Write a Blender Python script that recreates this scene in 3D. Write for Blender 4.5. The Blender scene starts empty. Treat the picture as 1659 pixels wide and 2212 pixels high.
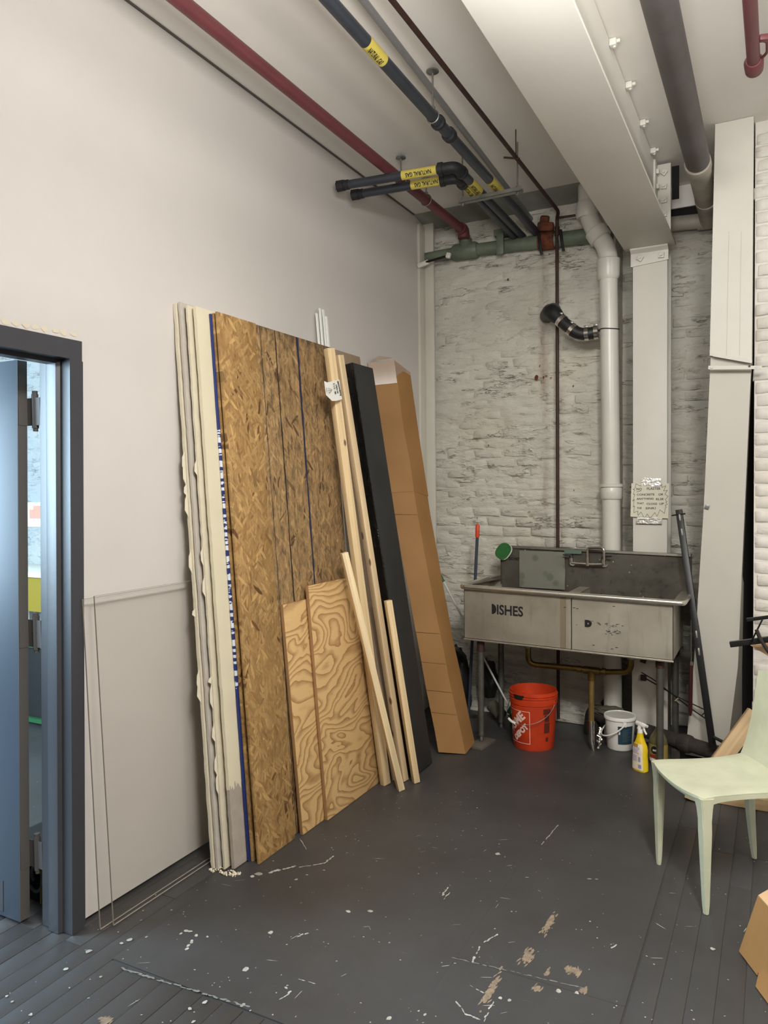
import bpy, bmesh, math, random
from mathutils import Vector, Matrix, noise, Euler
SC = bpy.context.scene
COL = SC.collection
random.seed(7)
V = Vector
# ------------------------------------------------------------------ camera
W, H = 1659, 2212
FPX = 1640.0
CX, CY = W/2, H/2
EYE = V((0, 0, 1.65))
def _d(x, y): return V((x-CX, -(y-CY), -FPX)).normalized()
_Y = _d(1680, 1050); _X = -_d(-2335, 1090)
_X = (_X - _Y*_X.dot(_Y)).normalized(); _Z = _X.cross(_Y)
RC = Matrix((_X, _Y, _Z))                      # camera axes -> world axes
cam = bpy.data.cameras.new('camera'); camo = bpy.data.objects.new('camera', cam); COL.objects.link(camo)
cam.sensor_width = 36; cam.sensor_fit = 'AUTO'; cam.lens = FPX/H*36
cam.clip_start = 0.05; cam.clip_end = 60
camo.matrix_world = Matrix.Translation(EYE) @ RC.to_4x4()
SC.camera = camo
def at(px, py, X=None, Y=None, Z=None):
    """survey helper: the point on the world plane X=, Y= or Z= that the photograph shows at that pixel"""
    r = RC @ _d(px, py)
    t = (X-EYE.x)/r.x if X is not None else (Y-EYE.y)/r.y if Y is not None else (Z-EYE.z)/r.z
    return EYE + r*t
# ------------------------------------------------------------------ world, lights, exposure
wd = bpy.data.worlds.new('world'); SC.world = wd; wd.use_nodes = True
wd.node_tree.nodes['Background'].inputs[0].default_value = (0.55, 0.62, 0.75, 1)
wd.node_tree.nodes['Background'].inputs[1].default_value = 0.25
def area(name, loc, target, sx, sy, power, color):
    l = bpy.data.lights.new(name, 'AREA'); l.shape = 'RECTANGLE'; l.size = sx; l.size_y = sy
    l.energy = power; l.color = color
    o = bpy.data.objects.new(name, l); COL.objects.link(o); o.location = loc
    o.rotation_euler = (V(target)-V(loc)).to_track_quat('-Z', 'Y').to_euler()
    return o
def globe(name, loc, r, power, color):
    l = bpy.data.lights.new(name, 'POINT'); l.shadow_soft_size = r; l.energy = power; l.color = color
    o = bpy.data.objects.new(name, l); COL.objects.link(o); o.location = loc; return o
WARM = (1.0, 0.985, 0.955)
area('ceiling_fixture_main', (0.38, 0.78, 3.45), (0.1, 1.6, 0), 0.35, 1.1, 125, WARM)
area('fill_right', (2.5, 1.5, 3.0), (-1.6, 2.9, 0.9), 1.4, 0.5, 40, WARM)  # added fill lamp, unseen, brightens the left wall from the right
area('fill_far_corner', (-0.6, 1.5, 3.0), (-1.25, 4.6, 3.35), 0.9, 0.25, 30, WARM)  # unseen fill lamp added to lift the far corner and ceiling
area('fill_ceiling', (-0.15, 0.9, 2.25), (-0.15, 0.901, 4.2), 0.5, 1.2, 86, WARM)  # upward fill added to brighten the ceiling, not a real fixture
area('fill_ceiling_back', (0.3, -1.0, 2.4), (0.3, -0.999, 3.9), 0.6, 2.0, 55, WARM)  # second added upward fill, behind the camera
area('window_next_room', (-5.5, 0.2, 2.0), (-4.2, 3.0, 1.0), 2.2, 1.8, 430, (0.60, 0.82, 1.0))
SC.cycles.transparent_max_bounces = 24
vs = SC.view_settings
vs.view_transform = 'Standard'; vs.look = 'None'; vs.gamma = 1.0; vs.exposure = 0.0
vs.use_curve_mapping = False
# ------------------------------------------------------------------ helpers
def C3(r, g, b):
    f = lambda c: (c/255/12.92) if c/255 <= 0.04045 else ((c/255+0.055)/1.055)**2.4
    return (f(r), f(g), f(b), 1)
class N:
    """tiny node-tree helper"""
    def __init__(s, mat): s.t = mat.node_tree; s.n = s.t.nodes; s.bsdf = s.n['Principled BSDF']
    def new(s, typ, **kw):
        n = s.n.new(typ)
        for k, v in kw.items():
            if k.startswith('i_'): n.inputs[k[2:].replace('_', ' ')].default_value = v
            else: setattr(n, k, v)
        return n
    def link(s, a, b): s.t.links.new(a, b)
    def math(s, op, a, b=None, c=None, clamp=False):
        n = s.n.new('ShaderNodeMath'); n.operation = op; n.use_clamp = clamp
        for i, v in enumerate((a, b, c)):
            if v is None: continue
            if isinstance(v, (int, float)): n.inputs[i].default_value = v
            else: s.link(v, n.inputs[i])
        return n.outputs[0]
    def mix(s, fac, a, b, mode='MIX'):
        n = s.n.new('ShaderNodeMix'); n.data_type = 'RGBA'; n.blend_type = mode
        for i, v in ((0, fac), (6, a), (7, b)):
            if isinstance(v, (int, float)): n.inputs[i].default_value = v
            elif isinstance(v, tuple): n.inputs[i].default_value = v
            else: s.link(v, n.inputs[i])
        return n.outputs[2]
    def ramp(s, v, *stops, interp='LINEAR'):
        n = s.n.new('ShaderNodeValToRGB'); n.color_ramp.interpolation = interp
        e = n.color_ramp.elements
        while len(e) < len(stops): e.new(0.5)
        for k, (p, c) in enumerate(stops):
            e[k].position = p; e[k].color = c if isinstance(c, tuple) else (c, c, c, 1)
        s.link(v, n.inputs[0]); return n.outputs[0]
    def coords(s, kind='Object', scale=(1, 1, 1), rot=(0, 0, 0), loc=(0, 0, 0)):
        if kind == 'Position': o = s.new('ShaderNodeNewGeometry').outputs['Position']
        else: o = s.new('ShaderNodeTexCoord').outputs[kind]
        m = s.new('ShaderNodeMapping'); m.inputs['Scale'].default_value = scale; m.inputs['Rotation'].default_value = rot
        m.inputs['Location'].default_value = loc
        s.link(o, m.inputs[0]); return m.outputs[0]
    def noise(s, vec, scale=5, detail=4, rough=0.5, dist=0.0):
        n = s.new('ShaderNodeTexNoise'); n.inputs['Scale'].default_value = scale; n.inputs['Detail'].default_value = detail
        n.inputs['Roughness'].default_value = rough; n.inputs['Distortion'].default_value = dist
        s.link(vec, n.inputs['Vector']); return n.outputs['Fac']
    def voro(s, vec, scale=5, feat='F1', out='Distance', rnd=1.0):
        n = s.new('ShaderNodeTexVoronoi'); n.feature = feat; n.inputs['Scale'].default_value = scale
        n.inputs['Randomness'].default_value = rnd
        s.link(vec, n.inputs['Vector']); return n.outputs[out]
    def bump(s, h, strength=0.3, dist=0.01):
        n = s.new('ShaderNodeBump'); n.inputs['Strength'].default_value = strength; n.inputs['Distance'].default_value = dist
        s.link(h, n.inputs['Height']); s.link(n.outputs[0], s.bsdf.inputs['Normal'])
def mat(name, col, rough=0.6, metal=0.0, var=0.0, vscale=4.0, bump=0.0, bscale=60.0, col2=None, spec=0.5, kind='Object', rvar=0.0, stretch=(1,1,1)):
    m = bpy.data.materials.new(name); m.use_nodes = True
    n = N(m); b = n.bsdf
    b.inputs['Base Color'].default_value = col; b.inputs['Roughness'].default_value = rough
    b.inputs['Metallic'].default_value = metal; b.inputs['Specular IOR Level'].default_value = spec
    if var or col2 or rvar:
        v = n.coords(kind, stretch)
        f = n.noise(v, vscale, 5, 0.6)
        f = n.ramp(f, (0.35, 0.0), (0.65, 1.0))
        c2 = col2 if col2 else tuple(c*(1-var) for c in col[:3])+(1,)
        c = n.mix(f, c2, col)
        n.link(c, b.inputs['Base Color'])
        if rvar:
            n.link(n.math('ADD', n.math('MULTIPLY', f, rvar), rough-rvar/2), b.inputs['Roughness'])
    if bump:
        n.bump(n.noise(n.coords(kind), bscale, 3, 0.6), bump, 0.004)
    return m
class MB:
    def __init__(s): s.bm = bmesh.new()
    def bx(s, x0, x1, y0, y1, z0, z1, bev=0, M=None):
        vs_ = [s.bm.verts.new((x, y, z)) for x in (x0, x1) for y in (y0, y1) for z in (z0, z1)]
        fs = [(0,1,3,2), (4,6,7,5), (0,4,5,1), (2,3,7,6), (0,2,6,4), (1,5,7,3)]
        F = [s.bm.faces.new([vs_[i] for i in f]) for f in fs]
        if bev > 0:
            es = list({e for f in F for e in f.edges})
            r = bmesh.ops.bevel(s.bm, geom=es, offset=bev, segments=2, affect='EDGES', profile=0.5)
            vs_ = list({v for f in r['faces'] for v in f.verts} | {v for v in vs_ if v.is_valid})
        if M is not None: bmesh.ops.transform(s.bm, matrix=M, verts=[v for v in vs_ if v.is_valid])
        return s
    def box(s, c, size, rot=(0, 0, 0), bev=0):
        a, b, d = [k/2 for k in size]
        return s.bx(-a, a, -b, b, -d, d, bev, Matrix.Translation(V(c)) @ Euler(rot).to_matrix().to_4x4())
    def prism(s, pts, ext):
        pts = [V(p) for p in pts]; ext = V(ext)
        a = [s.bm.verts.new(p) for p in pts]; b = [s.bm.verts.new(p+ext) for p in pts]
        s.bm.faces.new(a); s.bm.faces.new(list(reversed(b)))
        n = len(pts)
        for i in range(n): s.bm.faces.new([a[i], b[i], b[(i+1) % n], a[(i+1) % n]])
        return s
    def poly(s, pts):
        s.bm.faces.new([s.bm.verts.new(V(p)) for p in pts]); return s
    def tube(s, pts, r, seg=14, caps=True, smooth=True, closed=False):
        pts = [V(p) for p in pts]; n = len(pts)
        rs = r if isinstance(r, (list, tuple)) else [r]*n
        rings = []; up = None
        for i, p in enumerate(pts):
            if closed: t = (pts[(i+1) % n]-pts[i-1])
            else: t = (pts[min(i+1, n-1)]-pts[max(i-1, 0)])
            t = t.normalized() if t.length > 0 else V((0,0,1))
            if up is None:
                up = t.cross(V((0, 0, 1)) if abs(t.z) < 0.9 else V((1, 0, 0))).normalized()
            up = (up - t*up.dot(t)); up = up.normalized() if up.length > 1e-6 else t.orthogonal().normalized()
            w = t.cross(up)
            rings.append([s.bm.verts.new(p + (up*math.cos(a)+w*math.sin(a))*rs[i]) for a in [2*math.pi*k/seg for k in range(seg)]])
        m = n if closed else n-1
        for i in range(m):
            A, B = rings[i], rings[(i+1) % n]
            for k in range(seg):
                f = s.bm.faces.new([A[k], A[(k+1) % seg], B[(k+1) % seg], B[k]]); f.smooth = smooth
        if caps and not closed:
            s.bm.faces.new(list(reversed(rings[0]))); s.bm.faces.new(rings[-1])
        return s
    def lathe(s, prof, base, seg=32, M=None, caps=True):
        base = V(base); rings = []
        Mx = M if M is not None else Matrix.Identity(3)
        for r, z in prof:
            rings.append([s.bm.verts.new(base + Mx @ V((r*math.cos(2*math.pi*k/seg), r*math.sin(2*math.pi*k/seg), z))) for k in range(seg)])
        for A, B in zip(rings, rings[1:]):
            for k in range(seg):
                f = s.bm.faces.new([A[k], A[(k+1) % seg], B[(k+1) % seg], B[k]]); f.smooth = True
        if caps:
            s.bm.faces.new(list(reversed(rings[0]))); s.bm.faces.new(rings[-1])
        return s
    def grid(s, fn, nu, nv, smooth=True):
        g = [[s.bm.verts.new(V(fn(i/nu, j/nv))) for j in range(nv+1)] for i in range(nu+1)]
        for i in range(nu):
            for j in range(nv):
                f = s.bm.faces.new([g[i][j], g[i+1][j], g[i+1][j+1], g[i][j+1]]); f.smooth = smooth
        return s
    def mesh(s, name, angle=35):
        me = bpy.data.meshes.new(name)
        bmesh.ops.recalc_face_normals(s.bm, faces=s.bm.faces)
        s.bm.to_mesh(me); s.bm.free()
        try: me.set_sharp_from_angle(angle=math.radians(angle))
        except Exception: pass
        return me
WL = {}
def tag(o, label=None, cat=None, group=None, kind=None):
    if label: o['label'] = label
    if cat: o['category'] = cat
    if group: o['group'] = group
    if kind: o['kind'] = kind
    return o
def put(o, parent, wloc):
    COL.objects.link(o)
    if parent is not None:
        o.parent = parent
        o.location = V(wloc) - WL.get(parent.name, V((0, 0, 0)))
    else: o.location = wloc
    WL[o.name] = V(wloc)
def obj(name, mb, m, parent=None, label=None, cat=None, group=None, kind=None, raw=False, matrix=None, mod=None):
    """links what the builder holds as one mesh object whose origin is the middle of its foot"""
    me = mb.mesh(name) if isinstance(mb, MB) else mb
    me.materials.append(m) if len(me.materials) == 0 else None
    o = bpy.data.objects.new(name, me)
    if raw:
        COL.objects.link(o); o.parent = parent; WL[o.name] = V((0, 0, 0))
        if parent is not None: o.matrix_parent_inverse = Matrix.Translation(-WL.get(parent.name, V((0, 0, 0))))
        if matrix is not None: o.matrix_basis = matrix
    else:
        xs = [v.co for v in me.vertices]
        c = V(((min(v.x for v in xs)+max(v.x for v in xs))/2, (min(v.y for v in xs)+max(v.y for v in xs))/2, min(v.z for v in xs)))
        me.transform(Matrix.Translation(-c)); put(o, parent, c)
    return tag(o, label, cat, group, kind)
def thing(name, loc, label, cat, group=None, kind=None, matrix=None):
    o = bpy.data.objects.new(name, None); COL.objects.link(o); o.empty_display_size = 0.05
    if matrix is not None: o.matrix_basis = matrix; WL[o.name] = V((0, 0, 0))
    else: o.location = loc; WL[o.name] = V(loc)
    return tag(o, label, cat, group, kind)
def text_bm(body, size=0.1, bold=0.0, spacing=1.0, sub=0.0, shear=0.0):
    """letters as a flat mesh in the XY plane, left baseline at the origin; returns verts, faces"""
    cu = bpy.data.curves.new('t', 'FONT'); cu.body = body; cu.size = size; cu.offset = bold; cu.space_character = spacing
    cu.shear = shear; cu.resolution_u = 3
    o = bpy.data.objects.new('t', cu); me = bpy.data.meshes.new_from_object(o)
    bm = bmesh.new(); bm.from_mesh(me)
    if sub > 0:
        bmesh.ops.triangulate(bm, faces=bm.faces)
        for _ in range(3):
            es = [e for e in bm.edges if e.calc_length() > sub]
            if not es: break
            bmesh.ops.subdivide_edges(bm, edges=es, cuts=1)
            bmesh.ops.triangulate(bm, faces=bm.faces)
    bpy.data.objects.remove(o); bpy.data.curves.remove(cu); bpy.data.meshes.remove(me)
    return bm
def letters(name, body, size, fn, m, parent, bold=0.0, sub=0.0, spacing=1.0, center=False, label=None, raw=False, extra=None, width=None):
    bm = text_bm(body, size, bold, spacing, sub)
    xs = [v.co.x for v in bm.verts]; x0, x1 = min(xs), max(xs)
    k = (width/(x1-x0)) if width else 1.0
    for v in bm.verts:
        x = (v.co.x-x0)*k
        if center: x -= (x1-x0)*k/2
        v.co = V(fn(x, v.co.y))
    mb = MB(); mb.bm.free(); mb.bm = bm
    if extra: extra(mb)
    return obj(name, mb, m, parent, label, raw=raw)
PI = math.pi
def arc(c, r, a0, a1, u, w, n=6):
    c, u, w = V(c), V(u), V(w)
    return [c + u*r*math.cos(a0+(a1-a0)*k/n) + w*r*math.sin(a0+(a1-a0)*k/n) for k in range(n+1)]
def rounded(pts, r, n=5):
    """a polyline with its corners rounded"""
    pts = [V(p) for p in pts]; out = [pts[0]]
    for a, b, c in zip(pts, pts[1:], pts[2:]):
        d1 = (a-b).normalized(); d2 = (c-b).normalized()
        rr = min(r, (a-b).length*0.49, (c-b).length*0.49)
        p, q = b+d1*rr, b+d2*rr
        for k in range(n+1):
            t = k/n; out.append(p*(1-t)**2 + b*2*t*(1-t) + q*t*t)
    out.append(pts[-1]); return out
# ------------------------------------------------------------------ materials
M_wall = mat('warm_white_paint', C3(202, 196, 190), 0.75, var=0.05, vscale=1.3, bump=0.05, bscale=220)
M_ceil = mat('ceiling_paint', C3(232, 227, 219), 0.8, var=0.07, vscale=1.6, bump=0.08, bscale=90)
M_beam = mat('beam_paint', C3(222, 218, 209), 0.55, var=0.04, vscale=3)
M_steelwhite = mat('white_steel_paint', C3(214, 210, 199), 0.45, var=0.05, vscale=3, bump=0.04, bscale=60)
M_black = mat('black_void', C3(18, 17, 17), 0.9)
M_darkmetal = mat('black_steel', C3(28, 27, 27), 0.4, 0.3, var=0.3, vscale=20)
M_chrome = mat('chrome', C3(215, 212, 205), 0.15, 1.0)
M_galv = mat('galvanised_steel', C3(150, 150, 146), 0.4, 0.9, var=0.25, vscale=25)
M_zinc = mat('grey_conduit', C3(146, 146, 146), 0.45, 0.5, var=0.1, vscale=8)
M_legs = mat('grey_leg_metal', C3(112, 112, 104), 0.45, 0.7, var=0.3, vscale=14)
M_chase = mat('chase_white_paint', C3(198, 194, 183), 0.5, var=0.06, vscale=2.5, bump=0.05, bscale=40)
M_redpipe = mat('maroon_pipe_paint', C3(104, 52, 56), 0.45, var=0.15, vscale=6)
M_gas = mat('slate_pipe_paint', C3(50, 54, 62), 0.42, var=0.2, vscale=9)
M_castiron = mat('black_cast_iron', C3(40, 40, 42), 0.6, 0.3, bump=0.2, bscale=120)
M_yellow = mat('yellow_tape', C3(208, 190, 88), 0.55, var=0.08, vscale=30)
M_ink = mat('black_ink', C3(22, 20, 20), 0.6)
M_rustline = mat('rusty_brown_pipe', C3(66, 42, 36), 0.6, 0.2, var=0.4, vscale=18)
M_green = mat('pale_green_pipe_paint', C3(112, 122, 103), 0.5, var=0.35, vscale=10, bump=0.15, bscale=60)
M_rust = mat('orange_rust', C3(120, 62, 34), 0.85, col2=C3(60, 34, 24), vscale=25, bump=0.4, bscale=80)
M_pvc = mat('white_pvc', C3(206, 203, 193), 0.32, var=0.05, vscale=6)
M_rubber = mat('black_rubber', C3(26, 26, 25), 0.5, var=0.2, vscale=20)
M_duct = mat('dark_grey_pipe', C3(84, 80, 80), 0.55, var=0.2, vscale=5, col2=C3(76, 66, 62))
M_ductw = mat('dirty_white_pipe', C3(176, 168, 154), 0.55, var=0.25, vscale=8)
M_brass = mat('aged_brass', C3(128, 106, 58), 0.38, 0.85, var=0.35, vscale=20)
M_frame = mat('charcoal_gloss_paint', C3(60, 60, 64), 0.4, var=0.1, vscale=3, bump=0.06, bscale=40)
M_door = mat('blue_grey_door_paint', C3(74, 84, 96), 0.4, var=0.06, vscale=2)
M_hinge = mat('grey_hinge_paint', C3(84, 80, 76), 0.55)
M_chair = mat('pale_mint_plastic', C3(196, 197, 170), 0.40, col2=C3(184, 186, 160), vscale=9)
M_cardmat = None
M_orange = mat('orange_plastic', C3(200, 62, 24), 0.42, col2=C3(174, 52, 22), vscale=7)
M_white_print = mat('white_print', C3(226, 196, 184), 0.55)
M_whiteplastic = mat('white_plastic', C3(232, 230, 222), 0.3)
M_lid = mat('clear_grey_lid', C3(206, 203, 194), 0.25)
M_teal = mat('teal_label', C3(36, 62, 74), 0.45)
M_spray = mat('yellow_liquid_bottle', C3(236, 210, 40), 0.25, col2=C3(226, 186, 30), vscale=9)
M_paper = mat('white_paper', C3(232, 230, 220), 0.7, var=0.03, vscale=20)
M_foil = mat('silver_foil_tape', C3(235, 232, 225), 0.28, 0.9, bump=0.8, bscale=70)
M_lavender = mat('lavender_print', C3(150, 146, 190), 0.6)
M_goldprint = mat('gold_print', C3(170, 130, 30), 0.5)
M_green2 = mat('green_sponge', C3(44, 104, 48), 0.9, var=0.3, vscale=60, bump=0.4, bscale=150)
M_orange2 = mat('orange_tip', C3(206, 70, 36), 0.5)
M_bluegrey = mat('blue_grey_handle', C3(52, 60, 72), 0.5)
M_brightgreen = mat('green_plastic', C3(26, 84, 44), 0.5)
M_darkred = mat('dark_red_handle', C3(60, 24, 24), 0.4)
M_olive = mat('olive_cloth', C3(86, 82, 68), 0.9, var=0.3, vscale=15)
M_bottle = mat('smoked_clear_bottle', C3(96, 92, 62), 0.2)
M_pink = mat('pink_fabric', C3(214, 120, 150), 0.8)
M_trimwhite = mat('white_trim_strip', C3(232, 232, 226), 0.5)
M_taupe = mat('taupe_board', C3(150, 130, 108), 0.7, var=0.1)
def mk_acrylic():
    m = bpy.data.materials.new('clear_acrylic'); m.use_nodes = True; n = N(m)
    t = n.new('ShaderNodeBsdfTransparent'); t.inputs[0].default_value = (0.982, 0.98, 0.975, 1)
    g = n.new('ShaderNodeBsdfGlossy'); g.inputs['Roughness'].default_value = 0.08
    f = n.new('ShaderNodeLayerWeight'); f.inputs[0].default_value = 0.5
    mx = n.new('ShaderNodeMixShader'); n.link(n.math('ADD', n.math('MULTIPLY', n.math('POWER', f.outputs[1], 4.0), 0.12), 0.012), mx.inputs[0])
    n.link(t.outputs[0], mx.inputs[1]); n.link(g.outputs[0], mx.inputs[2])
    n.link(mx.outputs[0], n.n['Material Output'].inputs[0]); return m
M_acrylic = mk_acrylic()
M_acredge = mat('acrylic_edge', C3(150, 142, 130), 0.2)
def mk_frost():
    m = bpy.data.materials.new('frosted_sheet'); m.use_nodes = True; n = N(m)
    c = n.coords('Object'); sp = n.voro(c, 11)
    spot = n.ramp(sp, (0.22, 1.0), (0.36, 0.0))
    n.link(n.mix(n.math('MULTIPLY', spot, 0.5), C3(136, 136, 124), C3(84, 100, 66)), n.bsdf.inputs['Base Color'])
    n.bsdf.inputs['Roughness'].default_value = 0.35; n.bsdf.inputs['Alpha'].default_value = 0.72; return m
M_frost = mk_frost()
def mk_floor():
    m = bpy.data.materials.new('grey_floor_paint'); m.use_nodes = True; n = N(m)
    p = n.coords('Position')
    base = n.mix(n.ramp(n.noise(p, 1.1, 5, 0.6), (0.35, 0.0), (0.65, 1.0)), C3(56, 54, 53), C3(68, 67, 67))
    fine = n.ramp(n.noise(p, 14, 6, 0.7), (0.3, 0.0), (0.7, 1.0))
    base = n.mix(n.math('MULTIPLY', fine, 0.18), base, C3(52, 50, 48))
    # scuffs: pale, stretched in several directions
    for k, (rot, sc, th, col) in enumerate(((0.6, (2.2, 26, 1), 0.70, C3(128, 126, 121)), (-0.8, (3, 30, 1), 0.72, C3(120, 118, 114)), (1.4, (2.0, 18, 1), 0.71, C3(110, 106, 100)))):
        q = n.coords('Position', sc, (0, 0, rot), (k*3.1, k, 0))
        f = n.ramp(n.noise(q, 3.0, 4, 0.65), (th, 0.0), (th+0.06, 1.0))
        base = n.mix(n.math('MULTIPLY', f, 0.55), base, col)
    # small chips and flecks of white
    fl = n.ramp(n.voro(n.coords('Position', (1, 1, 1), (0, 0, 0), (4, 2, 0)), 26), (0.05, 1.0), (0.075, 0.0))
    gate = n.ramp(n.noise(p, 4, 2), (0.5, 0.0), (0.62, 1.0))
    base = n.mix(n.math('MULTIPLY', fl, gate), base, C3(176, 172, 162))
    n.link(base, n.bsdf.inputs['Base Color'])
    n.link(n.math('ADD', n.math('MULTIPLY', n.noise(p, 5, 4), 0.25), 0.36), n.bsdf.inputs['Roughness'])
    n.bump(n.noise(p, 30, 5, 0.6), 0.12, 0.004); return m
M_floor = mk_floor()
def mk_brick(name, tone, dirt_shade=0.5, bmp=0.9, stain=False):
    m = bpy.data.materials.new(name); m.use_nodes = True; n = N(m)
    p = n.coords('Position')
    big = n.ramp(n.noise(p, 1.6, 5, 0.6), (0.35, 0.0), (0.68, 1.0))
    base = n.mix(big, tuple(c*0.86 for c in tone[:3])+(1,), tone)
    yel = n.ramp(n.noise(n.coords('Position', (1, 1, 1), loc=(7, 0, 3)), 2.3, 4), (0.5, 0.0), (0.7, 1.0))
    base = n.mix(n.math('MULTIPLY', yel, 0.35), base, C3(186, 176, 154))
    # broken horizontal ledges: thin dark lines of crack dirt and painted-in shadow, in patches
    q = n.coords('Position', (3.2, 3.2, 15))
    base_n = n.noise(q, 1.25, 5, 0.6, 0.0)
    d1 = n.math('ABSOLUTE', n.math('SUBTRACT', base_n, 0.5))
    line = n.ramp(d1, (0.0, 1.0), (0.010, 0.8), (0.020, 0.0))
    gate = n.ramp(n.noise(n.coords('Position', (3, 3, 7), loc=(1, 5, 2)), 1.6, 4, 0.6), (0.53, 0.0), (0.62, 1.0))
    lg_ = n.math('MULTIPLY', line, gate)
    base = n.mix(n.math('MULTIPLY', lg_, dirt_shade), base, C3(96, 82, 68))
    g = n.ramp(n.noise(n.coords('Position', (4, 4, 16), loc=(3, 3, 3)), 2.2, 6, 0.7, 0.8), (0.56, 0.0), (0.70, 1.0))
    base = n.mix(n.math('MULTIPLY', g, dirt_shade*0.22), base, C3(168, 158, 138))
    sp = n.ramp(n.math('ADD', n.voro(n.coords('Position', (1, 1, 0.7)), 5.5), n.math('MULTIPLY', n.math('SUBTRACT', n.noise(p, 40, 3, 0.7), 0.5), 0.09)), (0.022, 1.0), (0.035, 0.0))
    base = n.mix(n.math('MULTIPLY', sp, 0.8), base, C3(66, 44, 34))
    if stain:                                              # rusty run-down marks beside the thin pipe
        sx = n.new('ShaderNodeSeparateXYZ'); n.link(p, sx.inputs[0])
        st = n.noise(n.coords('Position', (7, 7, 1.6)), 1.5, 5, 0.7)
        for x0, w_, k_ in ((-1.47, 0.045, 0.5), (-1.345, 0.05, 0.35)):
            dx_ = n.math('ABSOLUTE', n.math('SUBTRACT', sx.outputs[0], x0))
            m_ = n.math('MULTIPLY', n.ramp(dx_, (0.0, 1.0), (w_, 0.0)), n.ramp(st, (0.42, 0.0), (0.62, 1.0)))
            base = n.mix(n.math('MULTIPLY', m_, k_), base, C3(134, 100, 78))
    n.link(base, n.bsdf.inputs['Base Color'])
    n.bsdf.inputs['Roughness'].default_value = 0.6
    led = n.ramp(base_n, (0.44, 0.0), (0.5, 0.15), (0.515, 1.0), (0.75, 0.3))
    h = n.math('ADD', n.math('MULTIPLY', led, n.math('ADD', n.math('MULTIPLY', gate, 0.8), 0.2)), n.math('ADD', n.math('MULTIPLY', n.noise(n.coords('Position', (7, 7, 13)), 1.6, 6, 0.62), 0.8), n.math('MULTIPLY', n.noise(p, 26, 5, 0.6), 0.25)))
    n.bump(h, bmp, 0.03); return m
M_brick = mk_brick('rough_white_brick_paint', C3(208, 204, 191), 0.75, 0.55, True)
M_brick2 = mk_brick('clean_white_brick_paint', C3(214, 209, 200), 0.3, 0.12)
M_brickblue = mk_brick('white_brick_paint_next_room', C3(172, 176, 176), 0.4, 0.7)
def mk_osb(name, light, mid, dark, grime=0.0):
    m = bpy.data.materials.new(name); m.use_nodes = True; n = N(m)
    o = n.new('ShaderNodeTexCoord').outputs['Object']
    base = None
    rnd = random.Random(3)
    for k, ang in enumerate((0.05, 0.7, -0.5, 0.3, -0.22, 0.9, -0.8)):
        mp = n.new('ShaderNodeMapping'); mp.vector_type = 'POINT'
        mp.inputs['Rotation'].default_value = (ang, 0, 0); mp.inputs['Location'].default_value = (0, k*1.7, k*0.9)
        mp.inputs['Scale'].default_value = (1, 1, 1); n.link(o, mp.inputs[0])
        # warp then stretch: strands about 90 x 18 mm, long axis near the sheet's length
        sc = n.new('ShaderNodeVectorMath'); sc.operation = 'MULTIPLY'; sc.inputs[1].default_value = (0.0, 58, 13)
        wv = n.new('ShaderNodeTexNoise'); wv.inputs['Scale'].default_value = 16; wv.inputs['Detail'].default_value = 2; n.link(mp.outputs[0], wv.inputs[0])
        ad = n.new('ShaderNodeVectorMath'); ad.operation = 'MULTIPLY_ADD'; ad.inputs[1].default_value = (0.02, 0.02, 0.02)
        n.link(wv.outputs['Color'], ad.inputs[0]); n.link(mp.outputs[0], ad.inputs[2]); n.link(ad.outputs[0], sc.inputs[0])
        v = n.new('ShaderNodeTexVoronoi'); v.inputs['Scale'].default_value = 1.0; n.link(sc.outputs[0], v.inputs['Vector'])
        sep = n.new('ShaderNodeSeparateColor'); n.link(v.outputs['Color'], sep.inputs[0])
        c = n.ramp(sep.outputs[0], (0.0, mid), (0.28, light), (0.45, tuple(k*.72 for k in mid[:3])+(1,)), (0.62, light), (0.8, mid), (0.93, tuple(min(1, k*1.18) for k in light[:3])+(1,)), (0.975, mid), (0.99, dark))
        c = n.mix(n.ramp(v.outputs['Distance'], (0.38, 0.0), (0.60, 0.30)), c, dark)
        if base is None: base = c; hh = sep.outputs[2]
        else:
            sel = n.math('GREATER_THAN', sep.outputs[1], 0.58)
            edge = n.ramp(v.outputs['Distance'], (0.45, 1.0), (0.62, 0.0))
            base = n.mix(n.math('MULTIPLY', sel, edge), base, c)
            hh = n.math('ADD', n.math('MULTIPLY', hh, 0.6), n.math('MULTIPLY', n.math('MULTIPLY', sel, edge), sep.outputs[2]))
    fib = n.noise(n.coords('Object', (1, 160, 8)), 2, 3)
    base = n.mix(n.math('MULTIPLY', n.ramp(fib, (0.4, 0.0), (0.7, 1.0)), 0.25), base, dark)
    if grime:
        f = n.ramp(n.noise(n.coords('Object', (1, 22, 7)), 1.4, 6, 0.75), (0.46, 0.0), (0.66, 1.0))
        zz = n.new('ShaderNodeSeparateXYZ'); n.link(o, zz.inputs[0])
        tp = n.ramp(n.math('ADD', n.math('MULTIPLY', n.math('SUBTRACT', zz.outputs[2], 2.36), 7.0), n.math('MULTIPLY', n.math('SUBTRACT', n.noise(n.coords('Object', (1, 20, 12)), 1.3, 5, 0.7), 0.5), 2.6)), (0.25, 0.0), (0.75, 1.0))
        base = n.mix(n.math('MULTIPLY', n.math('MAXIMUM', f, tp), grime), base, C3(52, 44, 34))
    n.link(base, n.bsdf.inputs['Base Color']); n.bsdf.inputs['Roughness'].default_value = 0.6
    n.bump(hh, 0.25, 0.003); return m
M_osb = mk_osb('oriented_strand_board', C3(182, 147, 94), C3(148, 112, 64), C3(92, 61, 33))
M_osb2 = mk_osb('weathered_strand_board', C3(176, 144, 98), C3(146, 114, 73), C3(94, 68, 40), 0.75)
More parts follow.
